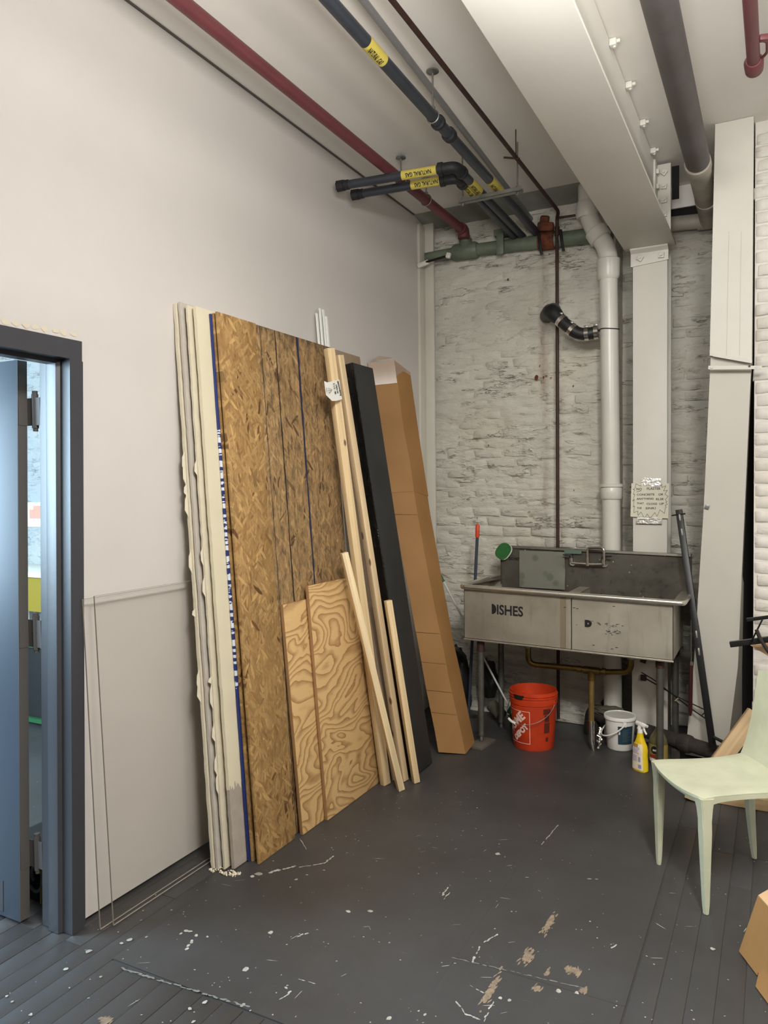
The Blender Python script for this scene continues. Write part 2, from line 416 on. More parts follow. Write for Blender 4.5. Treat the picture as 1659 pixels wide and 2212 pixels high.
def mk_ply(name, ph):
    m = bpy.data.materials.new(name); m.use_nodes = True; n = N(m)
    q = n.coords('Object', (1, 1.5, 3.0), loc=(0, ph, ph*1.7))
    a = n.noise(q, 1.3, 1.6, 0.45, 0.9)
    b = n.noise(n.coords('Object', (1, 7, 20), loc=(0, ph, 0)), 1.0, 3, 0.5)
    z = n.new('ShaderNodeSeparateXYZ'); n.link(n.new('ShaderNodeTexCoord').outputs['Object'], z.inputs[0])
    v = n.math('ADD', n.math('MULTIPLY', a, 13.0), n.math('ADD', n.math('MULTIPLY', z.outputs[2], 13.0), n.math('ADD', n.math('MULTIPLY', b, 0.7), n.math('MULTIPLY', z.outputs[1], -4.0))))
    fr = n.math('FRACT', v)
    band = n.ramp(fr, (0.0, 0.0), (0.42, 0.0), (0.84, 0.75), (0.93, 1.0), (1.0, 0.0))
    base = n.mix(band, C3(202, 166, 112), C3(142, 101, 54))
    fib = n.noise(n.coords('Object', (1, 12, 260)), 1.0, 3)
    base = n.mix(n.math('MULTIPLY', n.ramp(fib, (0.35, 0.0), (0.7, 1.0)), 0.2), base, C3(222, 188, 140))
    n.link(base, n.bsdf.inputs['Base Color']); n.bsdf.inputs['Roughness'].default_value = 0.55
    n.bump(band, 0.08, 0.002); return m
M_ply1 = mk_ply('softwood_plywood', 2.3); M_ply2 = mk_ply('softwood_plywood_b', 0.4)
M_plyedge = mat('plywood_edge', C3(176, 138, 92), 0.7, col2=C3(120, 84, 50), vscale=6, stretch=(120, 1, 1))
def mk_pine(name, ph, tone=(226, 198, 152)):
    m = bpy.data.materials.new(name); m.use_nodes = True; n = N(m)
    q = n.coords('Object', (26, 26, 1.0), loc=(ph, ph, ph))
    g = n.ramp(n.noise(q, 1.6, 4, 0.55, 0.4), (0.35, 0.0), (0.65, 1.0))
    t2 = tuple(int(k*0.88) for k in tone)
    base = n.mix(g, C3(*t2), C3(*tone))
    kn = n.voro(n.coords('Object', (7, 7, 3.2), loc=(ph, 0, ph)), 1.3)
    base = n.mix(n.ramp(kn, (0.07, 0.9), (0.11, 0.0)), base, C3(96, 62, 34))
    n.link(base, n.bsdf.inputs['Base Color']); n.bsdf.inputs['Roughness'].default_value = 0.6
    return m
M_pine = [mk_pine('pine_lumber', 0.0), mk_pine('pine_lumber_b', 3.3, (214, 188, 148)), mk_pine('pine_lumber_c', 6.1, (232, 208, 164)), mk_pine('pine_lumber_d', 9.4, (202, 172, 130))]
def mk_card():
    m = bpy.data.materials.new('brown_cardboard'); m.use_nodes = True; n = N(m)
    base = n.mix(n.ramp(n.noise(n.coords('Object'), 3, 4), (0.35, 0.0), (0.65, 1.0)), C3(138, 99, 53), C3(150, 110, 62))
    n.link(base, n.bsdf.inputs['Base Color']); n.bsdf.inputs['Roughness'].default_value = 0.75
    n.bump(n.noise(n.coords('Object', (1, 1, 90)), 1.0, 2), 0.06, 0.003); return m
M_card = mk_card()
M_cardlight = mat('pale_cardboard', C3(196, 160, 120), 0.7, var=0.08, vscale=6)
def mk_steel():
    m = bpy.data.materials.new('stained_stainless_steel'); m.use_nodes = True; n = N(m)
    p = n.coords('Object')
    f = n.ramp(n.noise(p, 2.4, 6, 0.62), (0.35, 0.0), (0.7, 1.0))
    base = n.mix(f, C3(166, 158, 142), C3(194, 188, 174))
    sm = n.ramp(n.noise(n.coords('Object', (9, 9, 1.0)), 1.6, 5, 0.7), (0.56, 0.0), (0.75, 1.0))
    base = n.mix(n.math('MULTIPLY', sm, 0.4), base, C3(104, 94, 80))
    n.link(base, n.bsdf.inputs['Base Color']); n.bsdf.inputs['Metallic'].default_value = 0.7
    n.link(n.math('ADD', n.math('MULTIPLY', n.noise(p, 6, 5), 0.25), 0.36), n.bsdf.inputs['Roughness'])
    n.bump(n.noise(n.coords('Object', (1.2, 1, 2.4)), 2.2, 2), 0.22, 0.02); return m
M_steel = mk_steel()
def mk_splash():
    m = bpy.data.materials.new('grimy_splashback_steel'); m.use_nodes = True; n = N(m)
    p = n.coords('Object')
    sx = n.new('ShaderNodeSeparateXYZ'); n.link(p, sx.inputs[0])
    f = n.ramp(n.noise(p, 3.0, 6, 0.65), (0.3, 0.0), (0.7, 1.0))
    base = n.mix(f, C3(72, 69, 62), C3(112, 108, 98))
    d = n.ramp(n.noise(n.coords('Object', loc=(3, 1, 8)), 14, 6, 0.8), (0.56, 0.0), (0.68, 1.0))
    base = n.mix(n.math('MULTIPLY', d, 0.75), base, C3(52, 50, 46))
    w = n.ramp(n.voro(p, 17), (0.05, 1.0), (0.09, 0.0))
    base = n.mix(n.math('MULTIPLY', w, 0.7), base, C3(206, 202, 192))
    n.link(base, n.bsdf.inputs['Base Color']); n.bsdf.inputs['Metallic'].default_value = 0.55
    n.bsdf.inputs['Roughness'].default_value = 0.42; return m
M_splash = mk_splash()
def mk_blackboard():
    m = bpy.data.materials.new('black_slab_face'); m.use_nodes = True; n = N(m)
    base = n.mix(n.ramp(n.noise(n.coords('Object'), 1.5, 5), (0.4, 0.0), (0.65, 1.0)), C3(36, 36, 36), C3(50, 50, 49))
    n.link(base, n.bsdf.inputs['Base Color']); n.bsdf.inputs['Roughness'].default_value = 0.6; return m
M_slab = mk_blackboard()
M_wrap = mat('shiny_black_wrap', C3(14, 14, 14), 0.12, bump=1.0, bscale=55)
M_gyp = [mat('drywall_edge_cream', C3(212, 202, 178), 0.8, var=0.1, vscale=8, bump=0.3, bscale=40),
         mat('drywall_edge_grey', C3(190, 182, 170), 0.8, var=0.1, vscale=8, bump=0.3, bscale=40),
         mat('drywall_brown_paper', C3(156, 134, 112), 0.85, var=0.1, vscale=8)]
def mk_cream():
    m = bpy.data.materials.new('cream_painted_board'); m.use_nodes = True; n = N(m)
    z = n.new('ShaderNodeSeparateXYZ'); n.link(n.new('ShaderNodeTexCoord').outputs['Object'], z.inputs[0])
    e = n.math('ADD', z.outputs[2], n.math('MULTIPLY', n.noise(n.coords('Object', (1, 30, 6)), 2, 4), 0.14))
    f = n.math('LESS_THAN', e, 0.42)
    base = n.mix(f, C3(214, 205, 178), n.mix(n.noise(n.coords('Object'), 22, 4), C3(150, 140, 128), C3(178, 168, 156)))
    n.link(base, n.bsdf.inputs['Base Color']); n.bsdf.inputs['Roughness'].default_value = 0.5; return m
M_cream = mk_cream()
def mk_blue():
    m = bpy.data.materials.new('blue_painted_edge'); m.use_nodes = True; n = N(m)
    z = n.new('ShaderNodeSeparateXYZ'); n.link(n.new('ShaderNodeTexCoord').outputs['Object'], z.inputs[0])
    g = n.math('GREATER_THAN', n.noise(n.coords('Object', (1, 4, 22)), 1.7, 2), 0.50)
    lim = n.math('MULTIPLY', n.math('LESS_THAN', z.outputs[2], 1.93), n.math('GREATER_THAN', z.outputs[2], 0.75))
    base = n.mix(n.math('MULTIPLY', g, lim), C3(34, 50, 110), C3(214, 220, 232))
    n.link(base, n.bsdf.inputs['Base Color']); n.bsdf.inputs['Roughness'].default_value = 0.5; return m
M_blue = mk_blue()
M_blueline = mat('dark_blue_paint_line', C3(32, 38, 66), 0.5)
M_blackline = mat('black_paint_line', C3(34, 28, 24), 0.6)

# ================================================================== THE SETTING
WLX, BY, CZ = -2.36, 5.30, 3.65
floor = obj('floor', MB().bx(-9, 3.4, -3.5, 6.2, -0.12, -0.0048), M_floor, kind='structure', raw=True)
PW, P0 = 0.0832, -2.167
def plank_mesh(L, w=PW-0.0014):
    return MB().bx(-w/2, w/2, -L/2, L/2, -0.018, 0, 0.0009).mesh('plank')
pm = {}
def plank(x, y0, y1):
    L = round(y1-y0, 2)
    if L not in pm:
        pm[L] = plank_mesh(L-0.003); pm[L].materials.append(M_floor)
    o = bpy.data.objects.new('plank', pm[L]); COL.objects.link(o); o.parent = floor
    o.location = (x, (y0+y1)/2, -0.0014 - random.random()*0.0012); o.scale = (random.choice((1.0, 1.0, .996, .985, .965)), 1, 1)
for k in range(-14, 26):
    x = P0 + (k+0.5)*PW
    if x < WLX-0.02:                                        # through the doorway
        ys = [0.6, 1.9+random.uniform(-.2, .2), 3.2]
    elif x < -2.087+PW*0.2: ys = [0.6, 2.4+random.uniform(-.7, .7), 5.2]
    elif x < -0.42: ys = [0.6, 1.893] if k % 3 else [0.6, 1.3, 1.893]
    else:
        a = 2.1+random.uniform(-.6, .6); ys = [0.6, a, a+1.7+random.uniform(-.3, .3), 5.5]
    if x > 0.9: break
    for a, b in zip(ys, ys[1:]): plank(x, round(a, 1) if a not in (0.6, 1.893) else a, round(b, 1) if b not in (1.893,) else b)
for (x0, x1, y0, y1) in ((-2.087, -1.0003, 1.897, 5.28), (-1.0, -0.424, 2.448, 5.5), (-1.0, -0.424, 0.62, 2.4465)):
    obj('floor_sheet', MB().bx(x0, x1, y0, y1, -0.018, 0.0), M_floor, floor)
# ---- dried paint on the floor, bare wood where the paint has worn off
spl = MB(); wear = MB(); jn = MB()
def blob(mb, x, y, rx, ry, ang=0, n=9, j=0.3, z=0.0007):
    ca, sa = math.cos(ang), math.sin(ang); pts = []
    for k in range(n):
        a = 2*PI*k/n; r = 1+random.uniform(-j, j); u, w = rx*r*math.cos(a), ry*r*math.sin(a)
        pts.append((x+u*ca-w*sa, y+u*sa+w*ca, z))
    mb.poly(pts)
def fpx(px, py): p = at(px, py, Z=0); return p.x, p.y
for px, py, r in ((191, 2055, .011), (263, 2038, .007), (280, 2030, .009), (316, 2024, .006), (141, 2094, .008), (218, 2110, .005), (391, 2017, .006), (448, 2024, .006), (584, 2015, .010),
                  (410, 2179, .008), (418, 2207, .008), (14, 2152, .005), (26, 2164, .005), (530, 2095, .012), (66, 2192, .006), (524, 2172, .009), (442, 2165, .010), (305, 1988, .005), (370, 1966, .004), (618, 2134, .007),
                  (560, 1888, .02), (600, 1880, .011), (640, 1900, .007), (663, 1890, .006), (545, 1893, .01), (752, 1969, .012), (800, 1968, .012), (1246, 2145, .007), (1206, 2141, .009), (1080, 2156, .007), (1540, 2050, .009), (1000, 1795, .005), (1028, 1790, .004), (1075, 1845, .012), (840, 2200, .008), (918, 2192, .006), (700, 1880, .006), (1100, 2161, .006)):
    x, y = fpx(px, py); blob(spl, x, y, r, r*random.uniform(.6, 1.1), random.random()*3, z=0.0009)
def stroke(mb, pts, w, z=0.0009):
    P = [fpx(*p) for p in pts]
    for (x0, y0), (x1, y1) in zip(P, P[1:]):
        n = max(1, int(math.hypot(x1-x0, y1-y0)/0.012))
        for k in range(n):
            t = (k+0.5)/n
            if random.random() < 0.8:
                blob(mb, x0+(x1-x0)*t+random.uniform(-w, w)*.5, y0+(y1-y0)*t+random.uniform(-w, w)*.5, 0.009, w*random.uniform(.3, .8), math.atan2(y1-y0, x1-x0), 7, z=z+random.random()*2e-4)
stroke(spl, [(405, 2008), (420, 2020), (412, 2040), (390, 2060)], .012)
stroke(spl, [(400, 2012), (418, 2012)], .010)
stroke(jn, [(262, 2092), (345, 2118), (540, 2176)], .006); stroke(jn, [(262, 2092), (345, 2118)], .006)
stroke(spl, [(645, 2115), (690, 2128)], .003); stroke(spl, [(640, 2023), (665, 2015)], .008); stroke(spl, [(605, 2158), (630, 2142)], .006)
stroke(spl, [(640, 1875), (700, 1865), (720, 1850)], .006); stroke(spl, [(580, 1885), (640, 1872)], .01)
stroke(spl, [(955, 1935), (968, 1918)], .006); stroke(spl, [(958, 1943), (972, 1928)], .004); stroke(spl, [(1316, 2052), (1338, 2038)], .004)
stroke(spl, [(985, 2165), (1005, 2190), (1045, 2206), (1065, 2165)], .005); stroke(spl, [(1015, 2128), (1045, 2145)], .004)
stroke(spl, [(1270, 1899), (1300, 1900)], .006); stroke(spl, [(1205, 1783), (1170, 1825)], .004); stroke(spl, [(1020, 2080), (1040, 2040), (1075, 2018)], .006)
stroke(spl, [(648, 1812), (662, 1835)], .003); stroke(jn, [(978, 2069), (1110, 2100), (1260, 2135)], .004)
for _ in range(330):
    x, y = random.uniform(-2.3, 0.2), 1.35+random.random()**1.4*2.6
    blob(spl, x, y, random.uniform(.0015, .0045), random.uniform(.0012, .004), random.random()*3, 6)
for _ in range(60):
    x, y = random.uniform(-2.1, 0.1), random.uniform(1.4, 3.4); a = random.choice((.3, .5, -.7, 1.3))+random.uniform(-.3, .3)
    blob(spl, x, y, random.uniform(.008, .03), random.uniform(.0006, .0018), a, 6, .2)
for c, n, sx, sy in (((1185, 1995), 22, .016, .075), ((1140, 2065), 20, .022, .05), ((1060, 2140), 26, .012, .10), ((1240, 2098), 14, .03, .022), ((1160, 2135), 6, .014, .014), ((1260, 2140), 6, .014, .010), ((1182, 2100), 4, .004, .02), ((230, 2205), 8, .03, .012)):
    x, y = fpx(*c)
    for _ in range(n*4): blob(wear, x+random.gauss(0, sx*.42), y+random.gauss(0, sy*.45), random.uniform(.005, .016), random.uniform(.0015, .0045), 1.42+random.uniform(-.18, .18), 8, .4, z=0.0004+random.random()*2e-4)
M_splat = mat('dried_pale_paint', C3(184, 181, 172), 0.55, col2=C3(140, 138, 130), vscale=30, kind='Position')
M_wear = mat('bare_worn_wood', C3(142, 124, 102), 0.8, col2=C3(112, 98, 82), vscale=40, kind='Position')
obj('paint_splatter', spl, M_splat, floor, kind='stuff'); obj('worn_patch', wear, M_wear, floor, kind='stuff')
obj('scuffed_joint', jn, mat('scuffed_grey', C3(118, 117, 112), 0.6), floor, kind='stuff')

obj('ceiling', MB().bx(-9, 3.4, -3.5, 5.06, CZ, CZ+0.08).bx(-0.66, 3.4, 5.06, 5.48, CZ, CZ+0.08), M_ceil, kind='structure', raw=True)
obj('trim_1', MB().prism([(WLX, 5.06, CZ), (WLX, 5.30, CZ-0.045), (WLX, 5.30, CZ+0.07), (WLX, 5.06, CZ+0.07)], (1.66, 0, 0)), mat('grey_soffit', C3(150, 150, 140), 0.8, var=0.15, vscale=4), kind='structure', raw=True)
obj('trim_2', MB().bx(-9, 3.4, -3.5, 6.2, 3.95, 4.05), M_black, kind='structure', raw=True)
# left wall with the door opening (the opening leans a little, as the door in the photo does)
SH = 0.021
def shear(mb):
    for v in mb.bm.verts: v.co.y += v.co.z*SH
    return mb
wl = MB()
wl.bx(WLX-0.13, WLX, 2.0, 5.6, 0.012, 3.95); wl.bx(WLX-0.13, WLX, -3.5, 0.93, 0, 3.95)
wl.prism([(WLX-0.13, 0.93, 2.2), (WLX-0.13, 2.0, 2.2), (WLX-0.13, 2.0, 3.95), (WLX-0.13, 0.93, 3.95)], (0.13, 0, 0))
wall_left = obj('wall_left', wl, M_wall, kind='structure', raw=True)
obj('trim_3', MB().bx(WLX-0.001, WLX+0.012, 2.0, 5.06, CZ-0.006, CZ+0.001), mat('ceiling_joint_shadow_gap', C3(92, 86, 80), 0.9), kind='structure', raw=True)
# chipped edge of plaster over the door frame and at the foot of the wall
chip = MB()
for k in range(11):
    y = 1.60+k*0.040+random.uniform(-.004, .004); z = 2.240+(y-1.6)*0.02; th = .0012+.0004*(k % 3)
    n_ = 8; P_ = [(WLX+th, y+.017+(.0165+random.uniform(-.002, .002))*math.cos(2*PI*q/n_), z+(.009+random.uniform(-.004, .005))*math.sin(2*PI*q/n_)) for q in range(n_)]
    chip.poly(P_)
obj('chipped_plaster', chip, mat('pale_plaster', C3(206, 196, 176), 0.85), wall_left, kind='stuff')
obj('wall_front', MB().bx(-9, 3.4, -3.6, -3.5, 0, 3.95), mat('dim_wall_paint', C3(120, 116, 112), 0.8), kind='structure', raw=True)
obj('wall_right', MB().bx(3.4, 3.5, -3.6, 6.2, 0, 3.95), M_wall, kind='structure', raw=True)
obj('trim_5', MB().bx(-0.675, -0.10, 5.44, 5.455, 3.505, 3.649), M_ceil, kind='structure', raw=True)
obj('gap_shade_slab', MB().bx(-0.675, -0.10, 5.47, 5.485, 3.43, 3.649).bx(-0.587, -0.545, 5.02, 5.03, 3.42, 3.62), M_black, kind='structure', raw=True)  # black slabs stand in for the darkness of the ceiling gap and gusset opening
# ---- brick walls: thick paint and mortar with the bricks proud of it
def brick_mesh(seed, w=0.205, h=0.060, d=0.05, rough=0.004):
    r = random.Random(seed); mb = MB(); US, VS = (0, .035, .35, .65, .965, 1), (0, .11, .89, 1)
    off = V((r.random()*9, r.random()*9, r.random()*9))
    def f(u, w_):
        x = (u-0.5)*w; z = w_*h
        e = min(u, 1-u)*w; g = min(w_, 1-w_)*h
        y = -0.0
        y += 0.010*math.exp(-e/0.006)+0.008*math.exp(-g/0.006)
        y += noise.noise(V((x*14, z*22, 0))+off)*rough
        return (x + noise.noise(V((z*30, x*5, 3))+off)*0.004, y, z + noise.noise(V((x*16, 5, z*9))+off)*0.006)
    mb.grid(lambda u, w_: f(US[round(u*5)], VS[round(w_*3)]), 5, 3)
    bd = [e for e in mb.bm.edges if e.is_boundary]
    ex = bmesh.ops.extrude_edge_only(mb.bm, edges=bd)
    for v in [g for g in ex['geom'] if isinstance(g, bmesh.types.BMVert)]: v.co.y = d
    return mb.mesh('brick', 50)
def relief(name, x0, x1, z0, z1, y, m, amp, step=0.03, seedv=(0, 0, 0)):
    nu, nv = int((x1-x0)/(step*1.4)), int((z1-z0)/(step*.75)); mb = MB(); s0 = V(seedv)
    def f(u, w_):
        x, z = x0+(x1-x0)*u, z0+(z1-z0)*w_
        d = noise.fractal(V((x*1.7, 0, z*2.6))+s0, 1.0, 2.0, 3)*amp*1.3 + noise.fractal(V((x*7, 3, z*19))+s0, 0.9, 2.1, 4)*amp
        t = z/0.0715 + noise.noise(V((x*3.1, 7, z*1.2))+s0)*.9; t -= math.floor(t)
        g_ = max(0.0, min(1.0, .5+1.6*noise.noise(V((x*2.2, 2, z*4.5))+s0)))
        d += amp*1.25*g_*((1-t)**.7 - .5)
        return (x, y-d, z)
    mb.grid(f, nu, nv)
    return obj(name, mb, m, kind='structure', raw=True)
def lay(wall, meshes, x0, x1, z0, z1, y, proud, prefer, keep=lambda x, z: True, limit=300, pitch=0.0715, bl=0.213, halves=False):
    spots = []
    nz = int((z1-z0)/pitch)
    for j in range(nz):
        if halves and j % 2 == 0: spots.append((x0+bl*.26, z0+j*pitch))
        x = x0 + (bl/2 if j % 2 else 0) + random.uniform(-.02, .02)
        while x < x1:
            if x0+bl*0.45 < x < x1-bl*0.45 and keep(x, z0+j*pitch): spots.append((x, z0+j*pitch+random.uniform(-.004, .004)))
            x += bl+random.uniform(-.006, .008)
    spots.sort(key=lambda s: prefer(*s))
    rest = MB(); nrest = 0
    for i, (x, z) in enumerate(spots):
        me = random.choice(meshes); yy = y - proud*random.uniform(-.5, 1.0)
        rot = Euler((random.uniform(-.03, .03), random.uniform(-.02, .02), random.uniform(-.02, .02)))
        if i < limit:
            o = bpy.data.objects.new('brick', me); COL.objects.link(o); o.parent = wall; o.location = (x, yy, z); o.rotation_euler = rot
            if halves and x < x0+bl*.3: o.scale = (.5, 1, 1)
        else:
            t = bmesh.new(); t.from_mesh(me); bmesh.ops.transform(t, matrix=Matrix.Translation((x, yy, z)) @ rot.to_matrix().to_4x4(), verts=t.verts)
            tm = bpy.data.meshes.new('x'); t.to_mesh(tm); t.free(); rest.bm.from_mesh(tm); bpy.data.meshes.remove(tm); nrest += 1
    if nrest:
        o = obj('brickwork', rest, meshes[0].materials[0], wall, kind='stuff', raw=True)
bmA = [brick_mesh(k, rough=0.012) for k in range(10)]
for me in bmA: me.materials.append(M_brick)
bmB = [brick_mesh(40+k, rough=0.005) for k in range(8)]
for me in bmB: me.materials.append(M_brick2)
wall_back = relief('wall_back', -2.34, -0.98, 0, 3.95, BY, M_brick, 0.009, 0.018)
lay(wall_back, bmA, -2.33, -0.98, 0.02, 3.75, BY-0.002, 0.0095, lambda x, z: abs(z-2.35))
obj('wall_return', MB().bx(-1.06, -0.975, BY+0.006, 5.62, 0, 3.95), M_brick, kind='structure', raw=True)
wall_recess = relief('wall_recess', -1.0, 0.3, 0, 3.95, 5.56, M_brick, 0.009, 0.024, (5, 5, 5))
lay(wall_recess, bmA, -0.98, 0.25, 0.02, 3.75, 5.556, 0.0095, lambda x, z: abs(z-2.0)*0.5+abs(x+0.5))
obj('wall_recess_backing', MB().bx(-2.6, 3.4, 5.62, 5.72, 0, 3.95), M_brick, kind='structure', raw=True)
wall_pier = relief('wall_pier', -0.118, 1.3, 0, 3.95, 4.7125, M_brick2, 0.0016, 0.03, (9, 1, 4))
obj('wall_pier_core', MB().bx(-0.115, 3.4, 4.72, 5.62, 0, 3.95), M_brick2, kind='structure', raw=True)
lay(wall_pier, bmB, -0.118, 1.25, 0.02, 3.64, 4.7015, 0.0035, lambda x, z: x, limit=280, halves=True)
# board in the corner of left and back wall
obj('trim_4', MB().bx(WLX-0.0, -2.272, 5.215, 5.238, 0.0, 3.64, 0.002).bx(WLX, WLX+0.02, 5.12, 5.238, 0, 3.60, 0.002), mat('corner_board_paint', C3(202, 197, 184), 0.55, var=0.06), kind='structure', raw=True)

# ---- the door
door = tag(thing('door_1', (WLX, 1.45, 0), None, None), kind='structure')
o_ = 1.93
def frame_profile(s, off):     # s=+1 right jamb, -1 left jamb
    return [(-2.328, off+s*.056), (-2.328, off), (-2.372, off), (-2.378, off-s*.002), (-2.386, off-s*.016), (-2.436, off-s*.016), (-2.44, off-s*.014), (-2.448, off), (-2.492, off), (-2.492, off+s*.056), (-2.50, off+s*.056), (-2.50, off+s*.075), (-2.345, off+s*.075), (-2.345, off+s*.056)]
fr = MB()
fr.prism([(x, y, 0.0) for x, y in frame_profile(1, o_)], (0, 0, 2.1482))
fr.prism([(x, y, 0.0) for x, y in frame_profile(-1, 1.0)], (0, 0, 2.1482))
fr.prism([(x, 0.944, 2.148+(y-0)) for x, y in [(-2.328, .072), (-2.328, 0), (-2.372, 0), (-2.386, -.014), (-2.436, -.014), (-2.448, 0), (-2.492, 0), (-2.492, .072)]], (0, 1.042, 0))
shear(fr); obj('door_frame', fr, M_frame, door)
lf = MB(); lf.bx(-3.46, -2.565, 1.887, 1.930, 0.012, 2.158, 0.001); shear(lf)
leaf = obj('door_leaf', lf, M_door, door)
le = MB(); le.bx(-2.565, -2.5635, 1.8875, 1.9295, 0.013, 2.157); shear(le); obj('leaf_edge', le, M_hinge, leaf)
obj('kick_plate', shear(MB().bx(-3.40, -2.66, 1.885, 1.887, 0.03, 0.15)), M_frame, leaf)
for z0 in (1.955, 1.105, 0.255):
    hb = MB(); y0 = z0*SH
    hb.tube([(-2.526, 1.936+y0, z0-.055), (-2.526, 1.936+y0, z0+.075)], .0125, 16)
    hb.tube([(-2.526, 1.936+y0, z0+.075), (-2.526, 1.936+y0, z0+.087)], .0105, 14); hb.tube([(-2.526, 1.936+y0, z0-.067), (-2.526, 1.936+y0, z0-.055)], .0095, 14)
    h = obj('hinge', hb, M_hinge, door)
    obj('hinge_leaf', MB().bx(-2.565, -2.526, 1.929+y0, 1.9325+y0, z0-.045, z0+.06).bx(-2.5635, -2.5615, 1.89+y0, 1.93+y0, z0-.045, z0+.06).bx(-2.53, -2.492, 1.9295+y0, 1.9325+y0, z0-.045, z0+.06), M_hinge, h)
# ---- the next room, seen past the hinges
obj('wall_far', MB().bx(-9, WLX-0.13, 4.35, 4.5, 0, 3.95), M_brickblue, kind='structure', raw=True)
obj('wall_far_left', MB().bx(-9.1, -9, -3.6, 4.5, 0, 3.95), M_wall, kind='structure', raw=True)

# ================================================================== STEEL BEAM AND COLUMN
beam = thing('steel_beam', (-0.72, 3.5, 3.173), 'long painted steel beam under the ceiling, resting on the white column', 'beam')
obj('bottom_flange', MB().bx(-0.883, -0.575, -3.4, 5.14, 3.173, 3.188, 0.002), M_beam, beam)
obj('web', MB().bx(-0.775, -0.676, -3.4, 5.12, 3.188, 3.645), M_beam, beam)
for px, py in ((1322, 95), (1357, 187), (1387, 268), (1410, 328)):
    p = at(px, py, Z=3.63)
    c = MB().box((-0.66, p.y, 3.632), (0.03, 0.035, 0.03), bev=0.003).tube([(-0.655, p.y, 3.61), (-0.655, p.y, 3.648)], 0.007, 8).box((-0.64, p.y+.004, 3.637), (0.02, 0.018, 0.014), bev=.002)
    obj('beam_clip', c, M_steelwhite, beam)
gp = obj('gusset_plate', MB().bx(-0.676, -0.588, 4.98, 4.995, 3.19, 3.63, 0.002).bx(-0.676, -0.664, 4.88, 4.98, 3.19, 3.63, 0.002), M_steelwhite, beam)
def nut(mb, x, y, z, s, ang, d=0.018):
    R = Matrix.Translation((x, y, z)) @ Matrix.Rotation(ang, 4, 'Y')
    mb.bx(-s/2, s/2, -d, 0, -s/2, s/2, 0.002, R)
    mb.tube([(x, y-d, z), (x, y-d-0.01, z)], s*0.27, 10)
for i in range(5):
    nb = MB(); nut(nb, -0.626, 4.98, 3.575-i*0.084, 0.033, (0.7, 0.15, 0.0, 0.05, 0.8)[i]); obj('bolt', nb, M_steelwhite, gp)
for i in range(4):
    nb = MB(); R = Matrix.Translation((-0.664, 4.93, 3.57-i*0.09)) @ Matrix.Rotation(PI/2, 4, 'Z')
    nb.bx(-.014, .014, -.016, 0, -.014, .014, .002, R); obj('bolt', nb, M_steelwhite, gp)
colm = thing('steel_column', (-0.73, 5.2, 0), 'white painted steel column behind the sink carrying the beam', 'column')
obj('front_flange', MB().bx(-0.834, -0.624, 5.12, 5.138, 0, 3.171, 0.002), M_steelwhite, colm)
obj('web', MB().bx(-0.738, -0.720, 5.138, 5.31, 0, 3.171), M_steelwhite, colm)
obj('rear_flange', MB().bx(-0.834, -0.624, 5.31, 5.328, 0, 3.171, 0.002), M_steelwhite, colm)
br = MB(); br.prism([(-0.845, 5.12, 3.07), (-0.845, 5.108, 3.07), (-0.845, 5.105, 3.145), (-0.845, 5.075, 3.163), (-0.845, 5.075, 3.1725), (-0.845, 5.12, 3.1725)], (0.228, 0, 0))
for v in br.bm.verts:
    if v.co.z < 3.08: v.co.z += 0.018*(v.co.x+0.845)/0.228 - 0.005
b = obj('top_bracket', br, M_steelwhite, colm)
for x, a in ((-0.787, 0.6), (-0.658, 0.06)):
    nb = MB(); nut(nb, x, 5.107, 3.113, 0.035, a); obj('bolt', nb, M_steelwhite, b)
lowbox = obj('column_boxing', MB().bx(-0.838, -0.618, 5.105, 5.12, 0, 0.60, 0.001), M_steelwhite, colm)
for z in (0.535, 0.42):
    nb = MB(); nut(nb, -0.765, 5.105, z, 0.036, 0.3 if z > .5 else 0.05); obj('bolt', nb, M_rustline, colm)

# ================================================================== PIPES UNDER THE CEILING
def band(parent, a, b, r, t0, t1, m=None, name='pipe_label', text=None, flip=1, up=None):
    a, b = V(a), V(b); d = (b-a); L = d.length; d.normalize()
    p, q = a+d*t0, a+d*t1
    o = obj(name, MB().tube([p, q], r*1.03, 20, caps=False), m or M_yellow, parent)
    if text:
        w = (t1-t0)*0.74; mid = (p+q)/2
        look = (EYE-mid).normalized() if up is None else V(up)
        n_ = (look - d*look.dot(d)).normalized(); side = n_.cross(d)
        sz = r*1.25
        def fn(x, y):
            ang = (y-sz*0.36)/(r*1.04)*flip
            return mid + d*x*flip + (n_*math.cos(ang)+side*math.sin(ang))*(r*1.055)
        letters('lettering', text, sz, fn, M_ink, o, bold=0.001, sub=0.012, center=True, width=w)
    return o
def pipe(name, pts, r, m, label, cat='pipe', group=None, round_=0.0, seg=18):
    pts = rounded(pts, round_) if round_ else pts
    return obj(name, MB().tube(pts, r, seg), m, None, label, cat, group)
red = pipe('sprinkler_pipe', [(-2.01, -2.0, 3.5), (-2.005, 5.10, 3.5), (-2.0, 5.13, 3.49)], 0.031, M_redpipe, 'maroon sprinkler pipe along the ceiling beside the left wall')
obj('elbow_fitting', MB().tube(rounded([(-2.003, 5.08, 3.5), (-2.0, 5.135, 3.5), (-2.0, 5.135, 3.44)], .04), 0.041, 18), M_redpipe, red)
